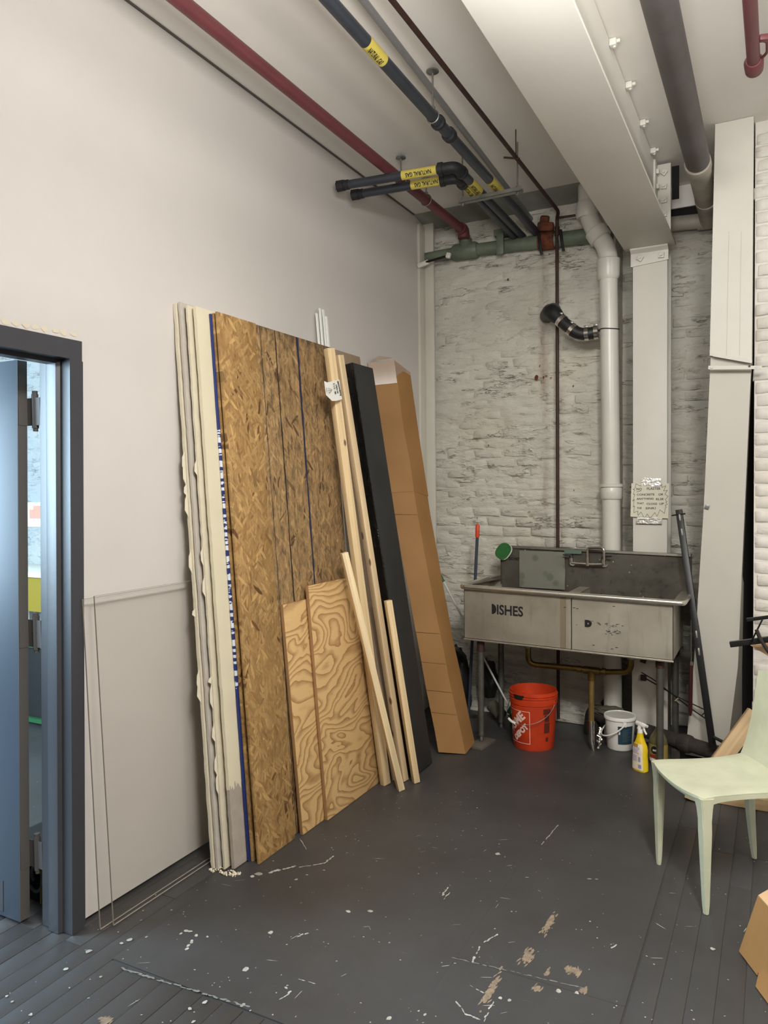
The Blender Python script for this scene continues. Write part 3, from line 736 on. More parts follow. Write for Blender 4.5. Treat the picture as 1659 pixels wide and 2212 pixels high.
def ring_hanger(name, x, y, z, r, label, m=M_galv, rod=M_galv):
    t = thing(name, (x, y, z), label, 'pipe hanger', 'pipe hangers')
    obj('ring', MB().tube(arc((x, y, z), r*1.12, 0, 2*PI, (1, 0, 0), (0, 0, 1), 20)[:-1], 0.004, 8, closed=True), m, t)
    obj('rod', MB().tube([(x, y, z+r*1.1), (x, y, CZ-.002)], 0.005, 8).box((x, y, z+r*1.35), (.022, .016, .02), bev=.003), rod, t)
    obj('ceiling_cup', MB().lathe([(0.03, 0), (0.03, .006), (.012, .014)], (x, y, CZ-.016), 16, Matrix.Rotation(PI, 3, 'X') @ Matrix.Identity(3)), m, t)
    return t
ring_hanger('pipe_hanger', -2.006, at(850, 345, Z=3.63).y, 3.5, .031, 'loop hanger on the maroon pipe, just above the two gas stubs')
ring_hanger('pipe_hanger', -2.004, at(912, 400, Z=3.6).y, 3.5, .031, 'loop hanger on the maroon pipe, just below the two gas stubs')
def gp_(px, py, z=3.42): return at(px, py, Z=z)
g1a, g1b = gp_(710, 0), gp_(1165, 509); dd = (g1b-g1a).normalized(); g1s = g1a-dd*3.5
gas1 = pipe('gas_pipe', [g1s, g1b], 0.0265, M_gas, 'longest slate gas pipe running straight across the ceiling')
L0 = (g1a-g1s).length
def along(px, py, a=g1a, d=dd):
    p = gp_(px, py); return (p-a).dot(d)
t0, t1 = along(790, 88)+L0, along(817, 132)+L0
band(gas1, g1s, g1b, .0265, t0, t1, text='NATURAL GAS', up=(0.3, -0.2, -1))
t0, t1 = along(1052, 388)+L0, along(1076, 414)+L0
band(gas1, g1s, g1b, .0265, t0, t1, text='NATURAL GAS', up=(0.3, -0.2, -1))
for px, py, l in ((945, 265, .03), (968, 292, .045)):
    t = along(px, py); obj('coupling', MB().tube([g1a+dd*(t-l/2), g1a+dd*(t-l/2+.006), g1a+dd*(t+l/2-.006), g1a+dd*(t+l/2)], [.030, .036, .036, .030], 18), M_castiron, gas1)
ring_hanger('pipe_hanger', g1a.x+dd.x*along(943, 250), g1a.y+dd.y*along(943, 250), 3.42, .0265, 'loop hanger on a rod holding the longest gas pipe')
for nm, corner, end, wall_end, lab, s0, s1 in (
        ('a', (985, 360), (733, 402), (1130, 512), 'slate gas pipe with the rear of two capped stubs reaching the left wall', (862, 372), (937, 358)),
        ('b', (988, 384), (765, 421), (1113, 513), 'slate gas pipe with the front of two capped stubs reaching the left wall', (884, 395), (952, 383))):
    c, e, w = gp_(*corner), gp_(*end), gp_(*wall_end)
    g = obj('gas_pipe', MB().tube(rounded([e, c, w], .06), 0.0245, 18), M_gas, None, lab, 'pipe', 'stubbed gas pipes')
    u1, u2 = (e-c).normalized(), (w-c).normalized()
    obj('elbow_fitting', MB().tube(rounded([c+u1*.085, c, c+u2*.085], .06), [0.031]*8 , 18), M_castiron, g)
    for u_ in (u1, u2): obj('collar', MB().tube([c+u_*.075, c+u_*.10], 0.036, 18), M_castiron, g)
    p0 = c
    tt0, tt1 = (gp_(*s0)-c).dot(u1), (gp_(*s1)-c).dot(u1)
    band(g, c, e, .0245, min(tt0, tt1), max(tt0, tt1), text='NATURAL GAS', up=(0, -1, -.55))
    q0, q1 = ((1018, 390), (1036, 412)) if nm == 'a' else ((1000, 396), (1020, 418))
    band(g, c, w, .0245, (gp_(*q0)-c).dot(u2), (gp_(*q1)-c).dot(u2), text='NATURAL GAS', up=(0.3, -0.2, -1))
    obj('end_cap', MB().tube([e+u1*-.03, e+u1*.012], .033, 8, smooth=False).tube([e+u1*-.06, e-u1*.03], .028, 18), M_castiron, g)
em = obj('conduit', MB().tube([gp_(790, 0, 3.55)+(gp_(790, 0, 3.55)-gp_(1120, 430, 3.55)).normalized()*3, gp_(1148, 470, 3.55)+V((-.02, .25, 0))], 0.0155, 12), M_zinc, None, 'thin grey metal conduit running beside the gas pipes', 'conduit')
tx = at(1203, 428, Z=3.5)
thin = obj('water_pipe', MB().tube(rounded([at(865, 0, Z=3.5)+(at(865, 0, Z=3.5)-tx).normalized()*3.0, (tx.x-.05, 5.10, 3.5), (-1.342, 5.19, 3.49), (-1.343, 5.19, 3.40), (-1.345, 5.19, 0.05)], .05), 0.0115, 12), M_rustline, None, 'thin rusty brown pipe crossing the ceiling and dropping down the brick wall', 'pipe')
obj('collar', MB().tube([(-1.3425, 5.19, 3.37), (-1.3425, 5.19, 3.43)], .017, 12), M_rustline, thin)
obj('stub', MB().tube([(-1.345, 5.19, 3.49), (-1.22, 5.2, 3.49)], .008, 8), M_rustline, thin)
p = at(1107, 340, Z=3.5)
obj('strap', MB().tube([(p.x-.05, p.y, 3.51), (p.x+.04, p.y, 3.485)], .006, 8).tube([(p.x+.02, p.y, 3.49), (p.x+.02, p.y, 3.649)], .003, 6), M_rustline, thin)
st = thing('pipe_trapeze', (-1.5, 4.32, 3.37), 'slotted steel trapeze bar holding the three gas pipes by two rods', 'bracket')
sa, sb = at(993, 437, Z=3.375), at(1128, 409, Z=3.375)
dv = (sb-sa).normalized(); ch = MB()
Mx = Matrix.Translation((sa+sb)/2) @ Matrix.Rotation(math.atan2(dv.y, dv.x), 4, 'Z'); L = (sb-sa).length
ch.bx(-L/2, L/2, -.02, .02, -.012, -.009, 0, Mx).bx(-L/2, L/2, -.02, -.017, -.012, .012, 0, Mx).bx(-L/2, L/2, .017, .02, -.012, .012, 0, Mx)
for k in range(7): ch.bx(-L/2+.03+k*.055, -L/2+.055+k*.055, -.006, .006, -.0135, -.0125, 0, Mx)
obj('channel', ch, M_galv, st)
for t in (.05, .93):
    q = sa+(sb-sa)*t; obj('rod', MB().tube([(q.x, q.y, 3.35), (q.x, q.y, CZ-.001)], .0045, 8).tube([(q.x, q.y, 3.388), (q.x, q.y, 3.397)], .011, 6, smooth=False).tube([(q.x, q.y, 3.353), (q.x, q.y, 3.362)], .011, 6, smooth=False), M_galv, st)

# green main along the back wall
gy = 5.236
gn = obj('main_pipe', MB().tube([(-2.352, gy, 3.383), (-2.02, gy, 3.383), (-1.12, gy, 3.349), (-0.985, gy, 3.34)], [.036, .042, .052, .052], 22), M_green, None, 'fat pale green pipe running across the top of the brick wall', 'pipe')
obj('tee_fitting', MB().tube([(-2.12, gy, 3.382), (-2.10, gy, 3.382), (-1.95, gy, 3.38), (-1.93, gy, 3.38)], [.05, .060, .060, .05], 22).tube([(-2.02, gy, 3.39), (-2.005, gy-.06, 3.47)], [.05, .036], 18).tube([(-2.012, gy-.03, 3.43), (-2.009, gy-.044, 3.448)], .047, 18), M_green, gn)
obj('pipe_bracket', MB().bx(-1.765, -1.715, gy-.075, gy-.055, 3.30, 3.45, .002).bx(-1.79, -1.69, gy-.06, gy+.02, 3.435, 3.48, .002), M_green, gn)
obj('rusty_clamp', MB().tube([(-1.48, gy, 3.362), (-1.37, gy, 3.358)], .062, 16).box((-1.425, gy-.03, 3.445), (.11, .07, .06), (.1, .1, .2), .01).box((-1.43, gy-.04, 3.495), (.06, .05, .05), (.5, .2, .2), .01), M_rust, gn)
for x in (-1.465, -1.315): obj('hook', MB().tube(rounded([(x, gy-.06, 3.40), (x+.01, gy-.075, 3.33), (x+.02, gy-.06, 3.255)], .03), .010, 8), M_rubber, gn)
lv = thing('valve_lever', (-2.2, 5.1, 3.29), 'small pale lever sticking out below the green pipe by the corner', 'lever')
obj('lever', MB().tube([(-2.30, 5.12, 3.31), (-2.12, 5.09, 3.32)], .009, 8), M_darkmetal, lv)
obj('knob', MB().box((-2.312, 5.12, 3.30), (.09, .03, .035), (0, -.3, .2), .008), M_steelwhite, lv)
obj('knob', MB().box((-2.10, 5.09, 3.323), (.035, .03, .04), (0, .3, .2), .008), M_steelwhite, lv)

# white PVC stack
pt = thing('pvc_stack', (-0.98, 5.2, 0), 'tall white plastic drain stack with elbows rising to the ceiling', 'pipe')
PY = 5.125
top = [(-1.125, PY, 3.648), (-1.122, PY, 3.425), (-.991, PY, 3.206), (-0.989, PY, 3.058)]
obj('upper_pipe', MB().tube(rounded(top, .11, 8), .060, 26), M_pvc, pt)
obj('coupling', MB().tube([(-1.124, PY, 3.43), (-1.124, PY, 3.44), (-1.124, PY, 3.525), (-1.124, PY, 3.535)], [.066, .071, .071, .066], 26), M_pvc, pt)
d45 = V((.132, 0, -.22)).normalized(); m45 = V((-1.053, PY, 3.310))
obj('coupling', MB().tube([m45-d45*.04, m45-d45*.034, m45+d45*.034, m45+d45*.04], [.066, .074, .074, .066], 26), M_pvc, pt)
obj('coupling', MB().tube([(-.989, PY, 3.143), (-.989, PY, 3.138), (-.989, PY, 3.033), (-.989, PY, 3.008)], [.066, .074, .072, .062], 26), M_pvc, pt)
obj('lower_pipe', MB().tube([(-.989, PY, 3.05), (-.977, PY+.008, 2.0), (-.968, PY+.03, 0.0)], .0585, 26), M_pvc, pt)
obj('coupling', MB().tube([(-.974, PY+.012, 1.575), (-.974, PY+.012, 1.585), (-.974, PY+.012, 1.645), (-.974, PY+.012, 1.652), (-.974, PY+.012, 1.656), (-.974, PY+.012, 1.672), (-.974, PY+.012, 1.676)], [.064, .069, .069, .066, .076, .076, .062], 26), M_pvc, pt)
obj('wire_tie', MB().tube([V((-.985, PY, 2.683))+V((math.cos(a)*.062, math.sin(a)*.062, math.sin(a*2)*.004)) for a in [2*PI*k/24 for k in range(24)]], .0028, 6, closed=True), M_rubber, pt)
# rubber hose with clamps
hs = thing('rubber_hose', (-1.2, 5.12, 2.65), 'bent black rubber pipe with steel clamps joining brick wall and white stack', 'pipe')
path = rounded([(-1.43, 5.26, 2.855), (-1.36, 5.085, 2.845), (-1.255, 5.06, 2.735), (-1.165, 5.065, 2.657), (-1.046, 5.08, 2.668)], .055, 6)
obj('hose', MB().tube(path, [.052]*8+[.040]*(len(path)-8), 20), M_rubber, hs)
obj('hose_mouth', MB().tube([(-1.405, 5.20, 2.868), (-1.345, 5.09, 2.840)], [.030, .054], 20), M_rubber, hs)
for c, d, r in (((-1.282, 5.066, 2.763), (.68, -.1, -.72), .046), ((-1.212, 5.063, 2.695), (.72, 0, -.69), .046), ((-1.118, 5.07, 2.660), (1, .05, .05), .043), ((-1.058, 5.078, 2.667), (1, .05, .05), .047)):
    c, d = V(c), V(d).normalized()
    k = obj('hose_clamp', MB().tube([c-d*.013, c+d*.013], r, 20), M_chrome, hs)
    obj('screw', MB().box(c+V((0.0, -.02, .045)), (.026, .014, .014), (0, 0, 0), .002), M_galv, k)
# soil pipe on the right
dp = thing('drain_pipe', (-.39, 4, 3.34), 'fat dark grey drain pipe with a pale painted end along the ceiling', 'pipe')
obj('main_run', MB().tube([(-.375, -2.5, 3.43), (-.39, 4.45, 3.40)], .062, 26), M_duct, dp)
obj('pale_end', MB().tube(rounded([(-.39, 4.43, 3.40), (-.397, 5.18, 3.395), (-.40, 5.40, 3.38)], .08), .060, 26), M_ductw, dp)
for y in (4.50, 5.08): obj('coupling', MB().tube([(-.392, y-.04, 3.399), (-.392, y-.034, 3.399), (-.392, y+.034, 3.398), (-.392, y+.04, 3.398)], [.062, .068, .068, .062], 26), M_ductw, dp)
obj('branch_pipe', MB().tube([(-.40, 5.42, 3.385), (-1.0, 5.42, 3.42)], .048, 22).tube([(-.47, 5.42, 3.39), (-.41, 5.42, 3.386)], .058, 22), M_ductw, dp)
rr = obj('sprinkler_pipe', MB().tube([(-.104, -2.0, 3.41), (-.096, 3.56, 3.40)], .0255, 18), M_redpipe, None, 'maroon pipe ending in a rounded cap at the top right', 'pipe')
obj('end_cap', MB().tube([(-.096, 3.52, 3.40), (-.0958, 3.54, 3.40), (-.0955, 3.60, 3.40), (-.0953, 3.62, 3.40)], [.03, .038, .036, .02], 18), M_redpipe, rr)
obj('hook', MB().tube(rounded([(-.072, 3.53, 3.40), (-.045, 3.50, 3.405), (-.045, 3.42, 3.41), (-.07, 3.40, 3.41)], .03), .006, 8).box((-.055, 3.39, 3.41), (.04, .025, .025), (0, 0, .3), .006), M_redpipe, rr)
# ================================================================== BOARDS LEANING ON THE LEFT WALL
def lean_matrix(xb, xt, y0, L, t=0.0, z0=0.0):
    dx = xt-xb; zt = math.sqrt(L*L-dx*dx)
    ez = V((dx, 0, zt)).normalized(); ey = V((0, 1, 0)); ex = ey.cross(ez)
    M = Matrix((ex, ey, ez)).transposed().to_4x4()
    return Matrix.Translation((xb, y0, z0+0.0008+t*abs(ex.z))) @ M
def board(name, xb, xt, y0, w, L, t, m, label, cat, group=None, rough=0, edge=None, bev=0.0008, seed=1):
    """thickness along local -x, width along y, length along z"""
    mb = MB(); r = random.Random(seed)
    if rough:
        n = int(L/0.03); prof = []
        for k in range(n+1): prof.append((r.uniform(-rough, rough*.6)*.7 + noise.noise(V((k*.12, seed, 0)))*rough*.6, r.uniform(-.0012, .0012)))
        A = [[mb.bm.verts.new((x+q[1], (0 if s_ == 0 else w)+(q[0] if s_ == 0 else 0), L*k/n)) for (x, s_) in ((0, 0), (-t, 0), (-t, 1), (0, 1))] for k, q in enumerate(prof)]
        for a, b in zip(A, A[1:]):
            for i in range(4): mb.bm.faces.new([a[i], a[(i+1) % 4], b[(i+1) % 4], b[i]])
        mb.bm.faces.new(A[0]); mb.bm.faces.new(A[-1])
    else: mb.bx(-t, 0, 0, w, 0, L, bev)
    me = mb.mesh(name)
    me.materials.append(m)
    if edge:
        me.materials.append(edge)
        for p in me.polygons:
            if abs(p.normal.x) < 0.5: p.material_index = 1
    o = obj(name, me, m, None, label, cat, group, raw=True, matrix=lean_matrix(xb, xt, y0, L, t))
    return o
GS = 'sheet goods leaning on the left wall'
stack = [(-2.182, -2.344, 2.557, 2.48, .0150, 0, 'rearmost ragged cream drywall sheet of the leaning stack, against the wall'),
         (-2.163, -2.324, 2.563, 2.485, .0120, 1, 'pale grey drywall sheet second from the wall in the stack'),
         (-2.148, -2.308, 2.592, 2.475, .008, 1, 'thin grey-edged drywall sheet third from the wall in the stack'),
         (-2.135, -2.294, 2.575, 2.47, .0105, 0, 'cream drywall sheet with torn paper, fourth from the wall'),
         (-2.119, -2.281, 2.625, 2.47, .006, 2, 'brown paper-edged sheet set back between cream sheets of the stack')]
for i, (xb, xt, y0, L, t, mi, lab) in enumerate(stack):
    b = board('drywall_sheet', xb, xt, y0, 0.62, L, t, M_gyp[mi], lab, 'drywall', 'drywall sheets in the stack', rough=.0022, seed=i+2)
    if i in (0, 3):
        fl = MB(); r = random.Random(i)
        for k in range(9):
            z = r.uniform(.3, 2.0); l = r.uniform(.03, .12)
            fl.poly([(-t*.3, -.004, z), (-t*.9, -.010-r.random()*.008, z+l*.3), (-t*.8, -.012, z+l*.7), (-t*.2, -.003, z+l)])
        obj('torn_paper', fl, M_gyp[0], b, kind='stuff', raw=True)
cb_ = board('drywall_sheet', -2.097, -2.262, 2.594, 0.62, 2.465, .016, M_cream, 'cream painted board with a bare grey foot, in front of the drywall sheets', 'drywall', None, rough=.0015, seed=31)
board('insulation_sheet', -2.083, -2.250, 2.676, 0.5, 2.449, .009, M_blue, 'thin sheet with dark blue and white spotted edge in the stack', 'foam board', None)
board('osb_sheet', -2.067, -2.238, 2.684, 0.6, 2.452, .0115, M_osb, 'strand board sheet of which only the thin edge shows behind the front one', 'strand board', 'strand board sheets')
osb2 = board('osb_sheet', -2.051, -2.226, 2.76, 0.905, 2.455, .0115, M_osb2, 'weathered strand board with black and blue painted lines down it', 'strand board', 'strand board sheets')
for y, w, m in ((3.005, .004, M_blackline), (3.128, .009, M_blackline), (3.325, .016, M_blueline)):
    lb = MB(); r = random.Random(int(y*100)); n = 60; p = None
    for k in range(n+1):
        z = 2.453*k/n; c = y-2.76 + r.uniform(-.0015, .0015); h = w/2*(1+r.uniform(-.35, .35))*(1.0 if m is M_blackline else .55+.6*k/n)
        q = (lb.bm.verts.new((.0004, c-h, z)), lb.bm.verts.new((.0004, c+h, z)))
        if p: lb.bm.faces.new([p[0], p[1], q[1], q[0]])
        p = q
    obj('painted_line', lb, m, osb2, raw=True)
board('osb_sheet', -2.027, -2.213, 2.676, 0.281, 2.455, .0115, M_osb, 'clean narrow strand board strip at the front of the stack', 'strand board', 'strand board sheets')
board('plywood_sheet', -2.010, -2.108, 3.0, 0.56, 1.105, .0185, M_ply1, 'shorter plywood offcut half hidden behind the other one', 'plywood', 'plywood offcuts', edge=M_plyedge)
board('plywood_sheet', -1.988, -2.086, 3.19, 0.565, 1.175, .0185, M_ply2, 'taller front plywood offcut with bold swirling grain', 'plywood', 'plywood offcuts', edge=M_plyedge)
cr = MB(); r = random.Random(4)
for k in range(60):
    x, y, s = r.uniform(-2.20, -2.05), 2.555+r.random()*.04-.01+abs(r.gauss(0, .004)), r.uniform(.003, .010)
    cr.box((x, y-.012, s*.4), (s, s*.8, s*.7), (r.random(), r.random(), r.random()))
tag(obj('plaster_crumbs', cr, M_gyp[0]), 'cream plaster crumbs at the foot of the drywall stack', 'crumbs', kind='stuff')
# lumber
def stick(name, a, b, w, t, m, label, cat, group=None, up=(1, 0, 0), parent=None):
    """square-cut stick from foot a to head b; w across, t thick"""
    a, b = V(a), V(b); L = (b-a).length; ez = (b-a).normalized(); ex = V(up); ex = (ex-ez*ex.dot(ez)).normalized(); ey = ez.cross(ex)
    M = Matrix.Translation(a) @ Matrix((ex, ey, ez)).transposed().to_4x4()
    return obj(name, MB().bx(-t/2, t/2, -w/2, w/2, 0, L, .0016), m, parent, label, cat, group, raw=True, matrix=M)
LG = 'studs leaning on the boards'
def foot(px, py, h=.003): p = at(px, py, Z=h); return p
fA, tA = V((-1.945, 3.735, .003)), at(711, 753, X=-2.150)
A = stick('stud', fA, tA, .050, .036, M_pine[0], 'long pale pine stud under the paper tag, leftmost of the tall pair', 'lumber', LG, up=(1, -.35, 0))
fB, tB = V((-1.875, 3.83, .003)), at(732, 768, X=-2.150)
B = stick('stud', fB, tB, .040, .036, M_pine[1], 'long greyish pine stud beside the black slab, rightmost of the tall pair', 'lumber', LG, up=(1, -.35, 0))
stick('stud', V((-1.832, 3.70, .003)), at(743, 1194, X=-2.035), .036, .036, M_pine[2], 'short pine stud crossing in front of the plywood at a slant', 'lumber', LG, up=(1, -.8, 0))
stick('stud', V((-1.803, 3.835, .003)), at(838, 1297, X=-1.925), .036, .036, M_pine[0], 'shortest pine stud with a dark knot near its foot', 'lumber', LG, up=(1, -.8, 0))
# paper tag stapled to the studs
tz = at(720, 845, X=-2.085)
def tg(px, py, dx=0): p = at(px, py, X=-2.085+dx); return p
tp = MB(); tp.poly([tg(700, 823, -.012), tg(707, 826), tg(733, 820), tg(739, 862), tg(727, 866), tg(717, 866), tg(704, 853, -.012)])
tago = tag(obj('paper_tag', tp, M_paper), 'small white paper tag stapled across the two tall studs', 'label')
def onpap(px, py): return at(px, py, X=-2.0835)
def tagtext(body, x0, y0, x1, y1, h):
    a, b = V((x0, y0)), V((x1, y1)); d = (b-a).normalized(); n_ = V((d.y, -d.x))
    def fn(x, y): q = a + d*x + n_*y; return onpap(q.x, q.y)
    letters('lettering', body, h, fn, M_ink, tago, bold=.12, width=(b-a).length)
tagtext('SM/0044484AJJ', 728.5, 823, 735.5, 855, 4.2); tagtext('178/3126', 725, 831, 729, 850, 4); tagtext('5 x 6 - 8ft', 720, 828, 724, 852, 4)
lg = MB()
for a, b in (((709, 838), (717.5, 841.5)), ((717.5, 841.5), (711.5, 849.5)), ((708, 843.5), (717, 842.5)), ((711.5, 849.5), (710.5, 846.5)), ((705, 837), (706.5, 847))):
    a, b = V(a), V(b); n_ = V(((b-a).y, -(b-a).x)).normalized()*.35
    lg.poly([onpap(*(a+n_)), onpap(*(b+n_)), onpap(*(b-n_)), onpap(*(a-n_))])
obj('printed_mark', lg, M_ink, tago, kind='stuff')
# thin white trim strips standing behind the strand board
for i, (px, py, lab) in enumerate(((684, 677, 'leftmost, slightly lower'), (691, 666, 'second from the left, the tallest'), (698, 669, 'third from the left'), (705, 684, 'rightmost and shortest'))):
    t_ = at(px, py, X=-2.338+.008*(i % 2))
    stick('trim_strip', (-2.135, t_.y+.02+i*.004, .003), t_, .020, .007, M_trimwhite, 'thin white trim strip above the strand board, '+lab+' of four', 'trim strip', 'white trim strips')
# black slab wrapped in shiny plastic
sl = board('black_slab', -1.835, -2.214, 3.885, .255, 2.42, .058, M_slab, 'tall black slab with a shiny wrapped edge beside the studs', 'panel', bev=.004)
wr = MB(); r = random.Random(2)
def wf(u, w_):
    z = w_*2.405+.01; return (.0015+noise.noise(V((u*3, z*9, 0)))*.003 if u > .66 else -.058+u*.087, -.003+noise.noise(V((u*5, z*12, 4)))*.004, z) if u < .8 else (.002+noise.noise(V((z*14, 2, 2)))*.0015, .012*(u-.8)*5, z)
wr.grid(wf, 10, 110); obj('shiny_wrap', wr, M_wrap, sl, raw=True)
board('taupe_panel', -1.925, -2.30, 3.80, .33, 2.50, .012, M_taupe, 'taupe board whose top edge shows above the black slab', 'board')
# tall cardboard carton
cbt = thing('tall_carton', (-1.8, 4.45, 0), 'very tall narrow brown cardboard carton leaning in the corner', 'cardboard box')
bot = [V((-1.868, 4.305, .015)), V((-1.716, 4.375, .004)), V((-1.722, 4.555, .02)), V((-1.875, 4.49, .03))]
topc = [at(795, 780, Y=4.335), at(850, 774, Y=4.42), at(884, 800, Y=4.565), V((-2.35, 4.50, 2.49))]
topc[0].x = max(topc[0].x, -2.352); topc[3].z = topc[0].z
def carton(z0, z1, n, grow=0.0, jit=.003, caps=(True, True), seed=0):
    mb = MB(); rings = []
    for k in range(n+1):
        f = z0+(z1-z0)*k/n; c = [b_.lerp(t_, f) for b_, t_ in zip(bot, topc)]; m_ = sum(c, V((0, 0, 0)))/4
        bow = V((-.030, .0, 0))*math.sin(PI*f)
        R = []
        for i, q in enumerate(c):
            q = m_+(q-m_)*(1+grow)+bow*(1 if i in (1, 2) else .3)
            q = q+V((noise.noise(V((f*9, i, seed)))*jit*2, noise.noise(V((f*9, i+9, seed)))*jit*2, 0)); R.append(mb.bm.verts.new(q))
        rings.append(R)
    for a, b_ in zip(rings, rings[1:]):
        for i in range(4): mb.bm.faces.new([a[i], a[(i+1) % 4], b_[(i+1) % 4], b_[i]])
    if caps[0]: mb.bm.faces.new(rings[0])
    if caps[1]: mb.bm.faces.new(rings[-1])
    return mb
obj('lower_sleeve', carton(0, .66, 12, 0), M_card, cbt); obj('upper_sleeve', carton(.655, .985, 8, .035, seed=2), M_card, cbt)
tpm = mat('packing_tape', C3(170, 146, 124), 0.25, var=.1, vscale=10)
tpm.node_tree.nodes['Principled BSDF'].inputs['Alpha'].default_value = .8
obj('packing_tape', carton(.935, .995, 4, .048, .005, seed=5), tpm, cbt)
fr_, bk_ = topc[0], topc[1]
obj('top_flap', MB().poly([topc[0].lerp(topc[1], .1), topc[0].lerp(topc[1], .95), topc[0].lerp(topc[1], .85)+V((.0, .03, .012)), topc[0].lerp(topc[1], .35)+V((0, .02, .03))]), tpm, cbt)
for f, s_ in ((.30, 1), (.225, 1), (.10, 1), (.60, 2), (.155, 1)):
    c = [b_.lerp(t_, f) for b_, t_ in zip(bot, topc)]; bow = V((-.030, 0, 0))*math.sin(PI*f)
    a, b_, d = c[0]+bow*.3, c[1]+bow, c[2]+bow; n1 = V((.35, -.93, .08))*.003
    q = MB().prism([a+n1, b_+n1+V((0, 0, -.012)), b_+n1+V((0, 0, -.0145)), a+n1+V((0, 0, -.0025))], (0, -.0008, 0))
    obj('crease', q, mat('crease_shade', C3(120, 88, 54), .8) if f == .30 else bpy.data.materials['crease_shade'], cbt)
for px in (872, 884):
    p = [at(px, 1079, Y=4.32), at(px+6, 1079, Y=4.325), at(px+5.5, 1087, Y=4.325)]
    pass
# clear acrylic sheets
for (xb, xt, y0, w, L, t, lab) in ((-2.262, -2.318, 2.003, .62, 1.25, .005, 'rear clear acrylic sheet, nearer to the door frame, leaning on the wall'), (-2.238, -2.304, 2.045, .60, 1.258, .005, 'front clear acrylic sheet leaning low on the wall beside the drywall stack')):
    a_ = board('acrylic_sheet', xb, xt, y0, w, L, t, M_acrylic, lab, 'acrylic sheet', 'clear sheets by the door', bev=0)
    e = MB().bx(-t-.0002, .0002, -.0008, .0008, 0, L).bx(-t-.0002, .0002, 0, w, L-.0006, L+.0006).bx(-t-.0002, .0002, 0, w, .0, .0016)
    obj('polished_edge', e, M_acredge, a_, raw=True)

# ================================================================== SINK
SKZ = lambda x: -0.022*(x+1.13)
sink = thing('utility_sink', (-1.13, 4.8, 0), 'wide two-bowl stainless steel utility sink on pipe legs against the brick wall', 'sink')
def tilt(mb):
    for v in mb.bm.verts: v.co.z += SKZ(v.co.x)
    return mb
X0, X1, Y0, Y1, ZB, ZT = -1.787, -.522, 4.55, 5.05, .678, 1.005
tb = MB()
tb.bx(X0, X1, Y0, Y0+.003, ZB, ZT).bx(X0, X0+.003, Y0, Y1, ZB, ZT).bx(X1-.003, X1, Y0, Y1, ZB, ZT).bx(X0, X1, Y1-.003, Y1, ZB, ZT).bx(X0, X1, Y0, Y1, ZB, ZB+.004)
tb.bx(-1.165, -1.16, Y0, Y1, ZB, ZT-.01).bx(-1.10, -1.095, Y0, Y1, ZB, ZT-.01).bx(-1.165, -1.095, Y0, Y1, ZT-.012, ZT-.008)
tub = obj('tub', tilt(tb), M_steel, sink)
obj('weld_seam', tilt(MB().bx(-1.1345, -1.1325, Y0-.0012, Y0+.001, ZB+.002, ZT-.004)), mat('seam_shade', C3(104, 96, 84), .6, .6), tub)
obj('tape_strip', tilt(MB().bx(-1.166, -1.136, Y0-.0008, Y0, ZB+.004, ZT-.01)), mat('brownish_tape', C3(150, 136, 114), .55, .6), tub)
obj('apron_lip', tilt(MB().bx(X0-.002, X1+.002, Y0-.004, Y0+.01, ZB-.010, ZB+.001, .002)), M_steel, tub)
rim = MB(); rim.tube(rounded([(-1.797, 5.03, 1.012), (-1.797, 4.533, 1.012), (-.468, 4.533, 1.012), (-.468, 5.03, 1.012)], .03, 5), .0165, 14)
rim.bx(X0-.012, X1+.045, Y0-.012, Y0+.018, ZT+.004, ZT+.010).bx(X0-.012, X0+.012, Y0, Y1, ZT+.004, ZT+.010).bx(X1-.006, X1+.045, Y0, Y1, ZT+.004, ZT+.010)
obj('rolled_rim', tilt(rim), mat('polished_rim_steel', C3(226, 221, 208), .25, .9, var=.15, vscale=12), sink)
sp = MB(); sp.bx(-1.70, -.473, 5.045, 5.049, .80, 1.244).bx(-1.70, -.473, 5.040, 5.070, 1.240, 1.246)
sp.prism([(-1.70, 5.046, 1.222), (-1.70, 5.036, 1.232), (-1.70, 5.040, 1.246), (-1.70, 5.046, 1.244)], (1.227, 0, 0)); sp.bx(-.477, -.473, 5.03, 5.075, .98, 1.246); sp.bx(-1.703, -1.70, 5.03, 5.075, .98, 1.246)
spl_ = obj('splashback', tilt(sp), M_splash, sink)
obj('drainboard_end', tilt(MB().prism([(-1.79, 4.60, 1.008), (-1.79, 5.04, 1.008), (-1.70, 5.04, 1.035), (-1.70, 5.02, 1.012)], (0, 0, .004))), M_splash, sink)
letters('lettering', 'ISHES', .085, lambda x, y: (-1.566+x, Y0-.0014, .852+y+SKZ(-1.592+x)), M_ink, tub, bold=.0022, width=.170)
letters('lettering', 'D', .046, lambda x, y: (-1.018+x, Y0-.0014, .830+y+SKZ(-1)), M_ink, tub, bold=.006)
obj('stencil_bowl', tilt(MB().poly([(-1.600, Y0-.0016, .850), (-1.588, Y0-.0016, .851), (-1.574, Y0-.0016, .862), (-1.569, Y0-.0016, .882), (-1.574, Y0-.0016, .902), (-1.588, Y0-.0016, .914), (-1.600, Y0-.0016, .915)])), M_ink, tub)
letters('lettering', 'DO NOT', .026, lambda x, y: (-1.648+x, 5.0442, 1.148+y+SKZ(-1.6)), M_ink, spl_, bold=.0022, width=.086)
sm = MB(); r = random.Random(12)
for k in range(46):
    x, z = r.uniform(-1.10, -.80), .845+r.gauss(0, .008)
    if r.random() < .35: x, z = r.uniform(-.90, -.82), .80+r.gauss(0, .01)
    l = r.uniform(.004, .02); sm.poly([(x, Y0-.001, z), (x+l, Y0-.001, z+r.uniform(-.001, .002)), (x+l*.9, Y0-.001, z+.003), (x+.002, Y0-.001, z+.002+r.random()*.002)])
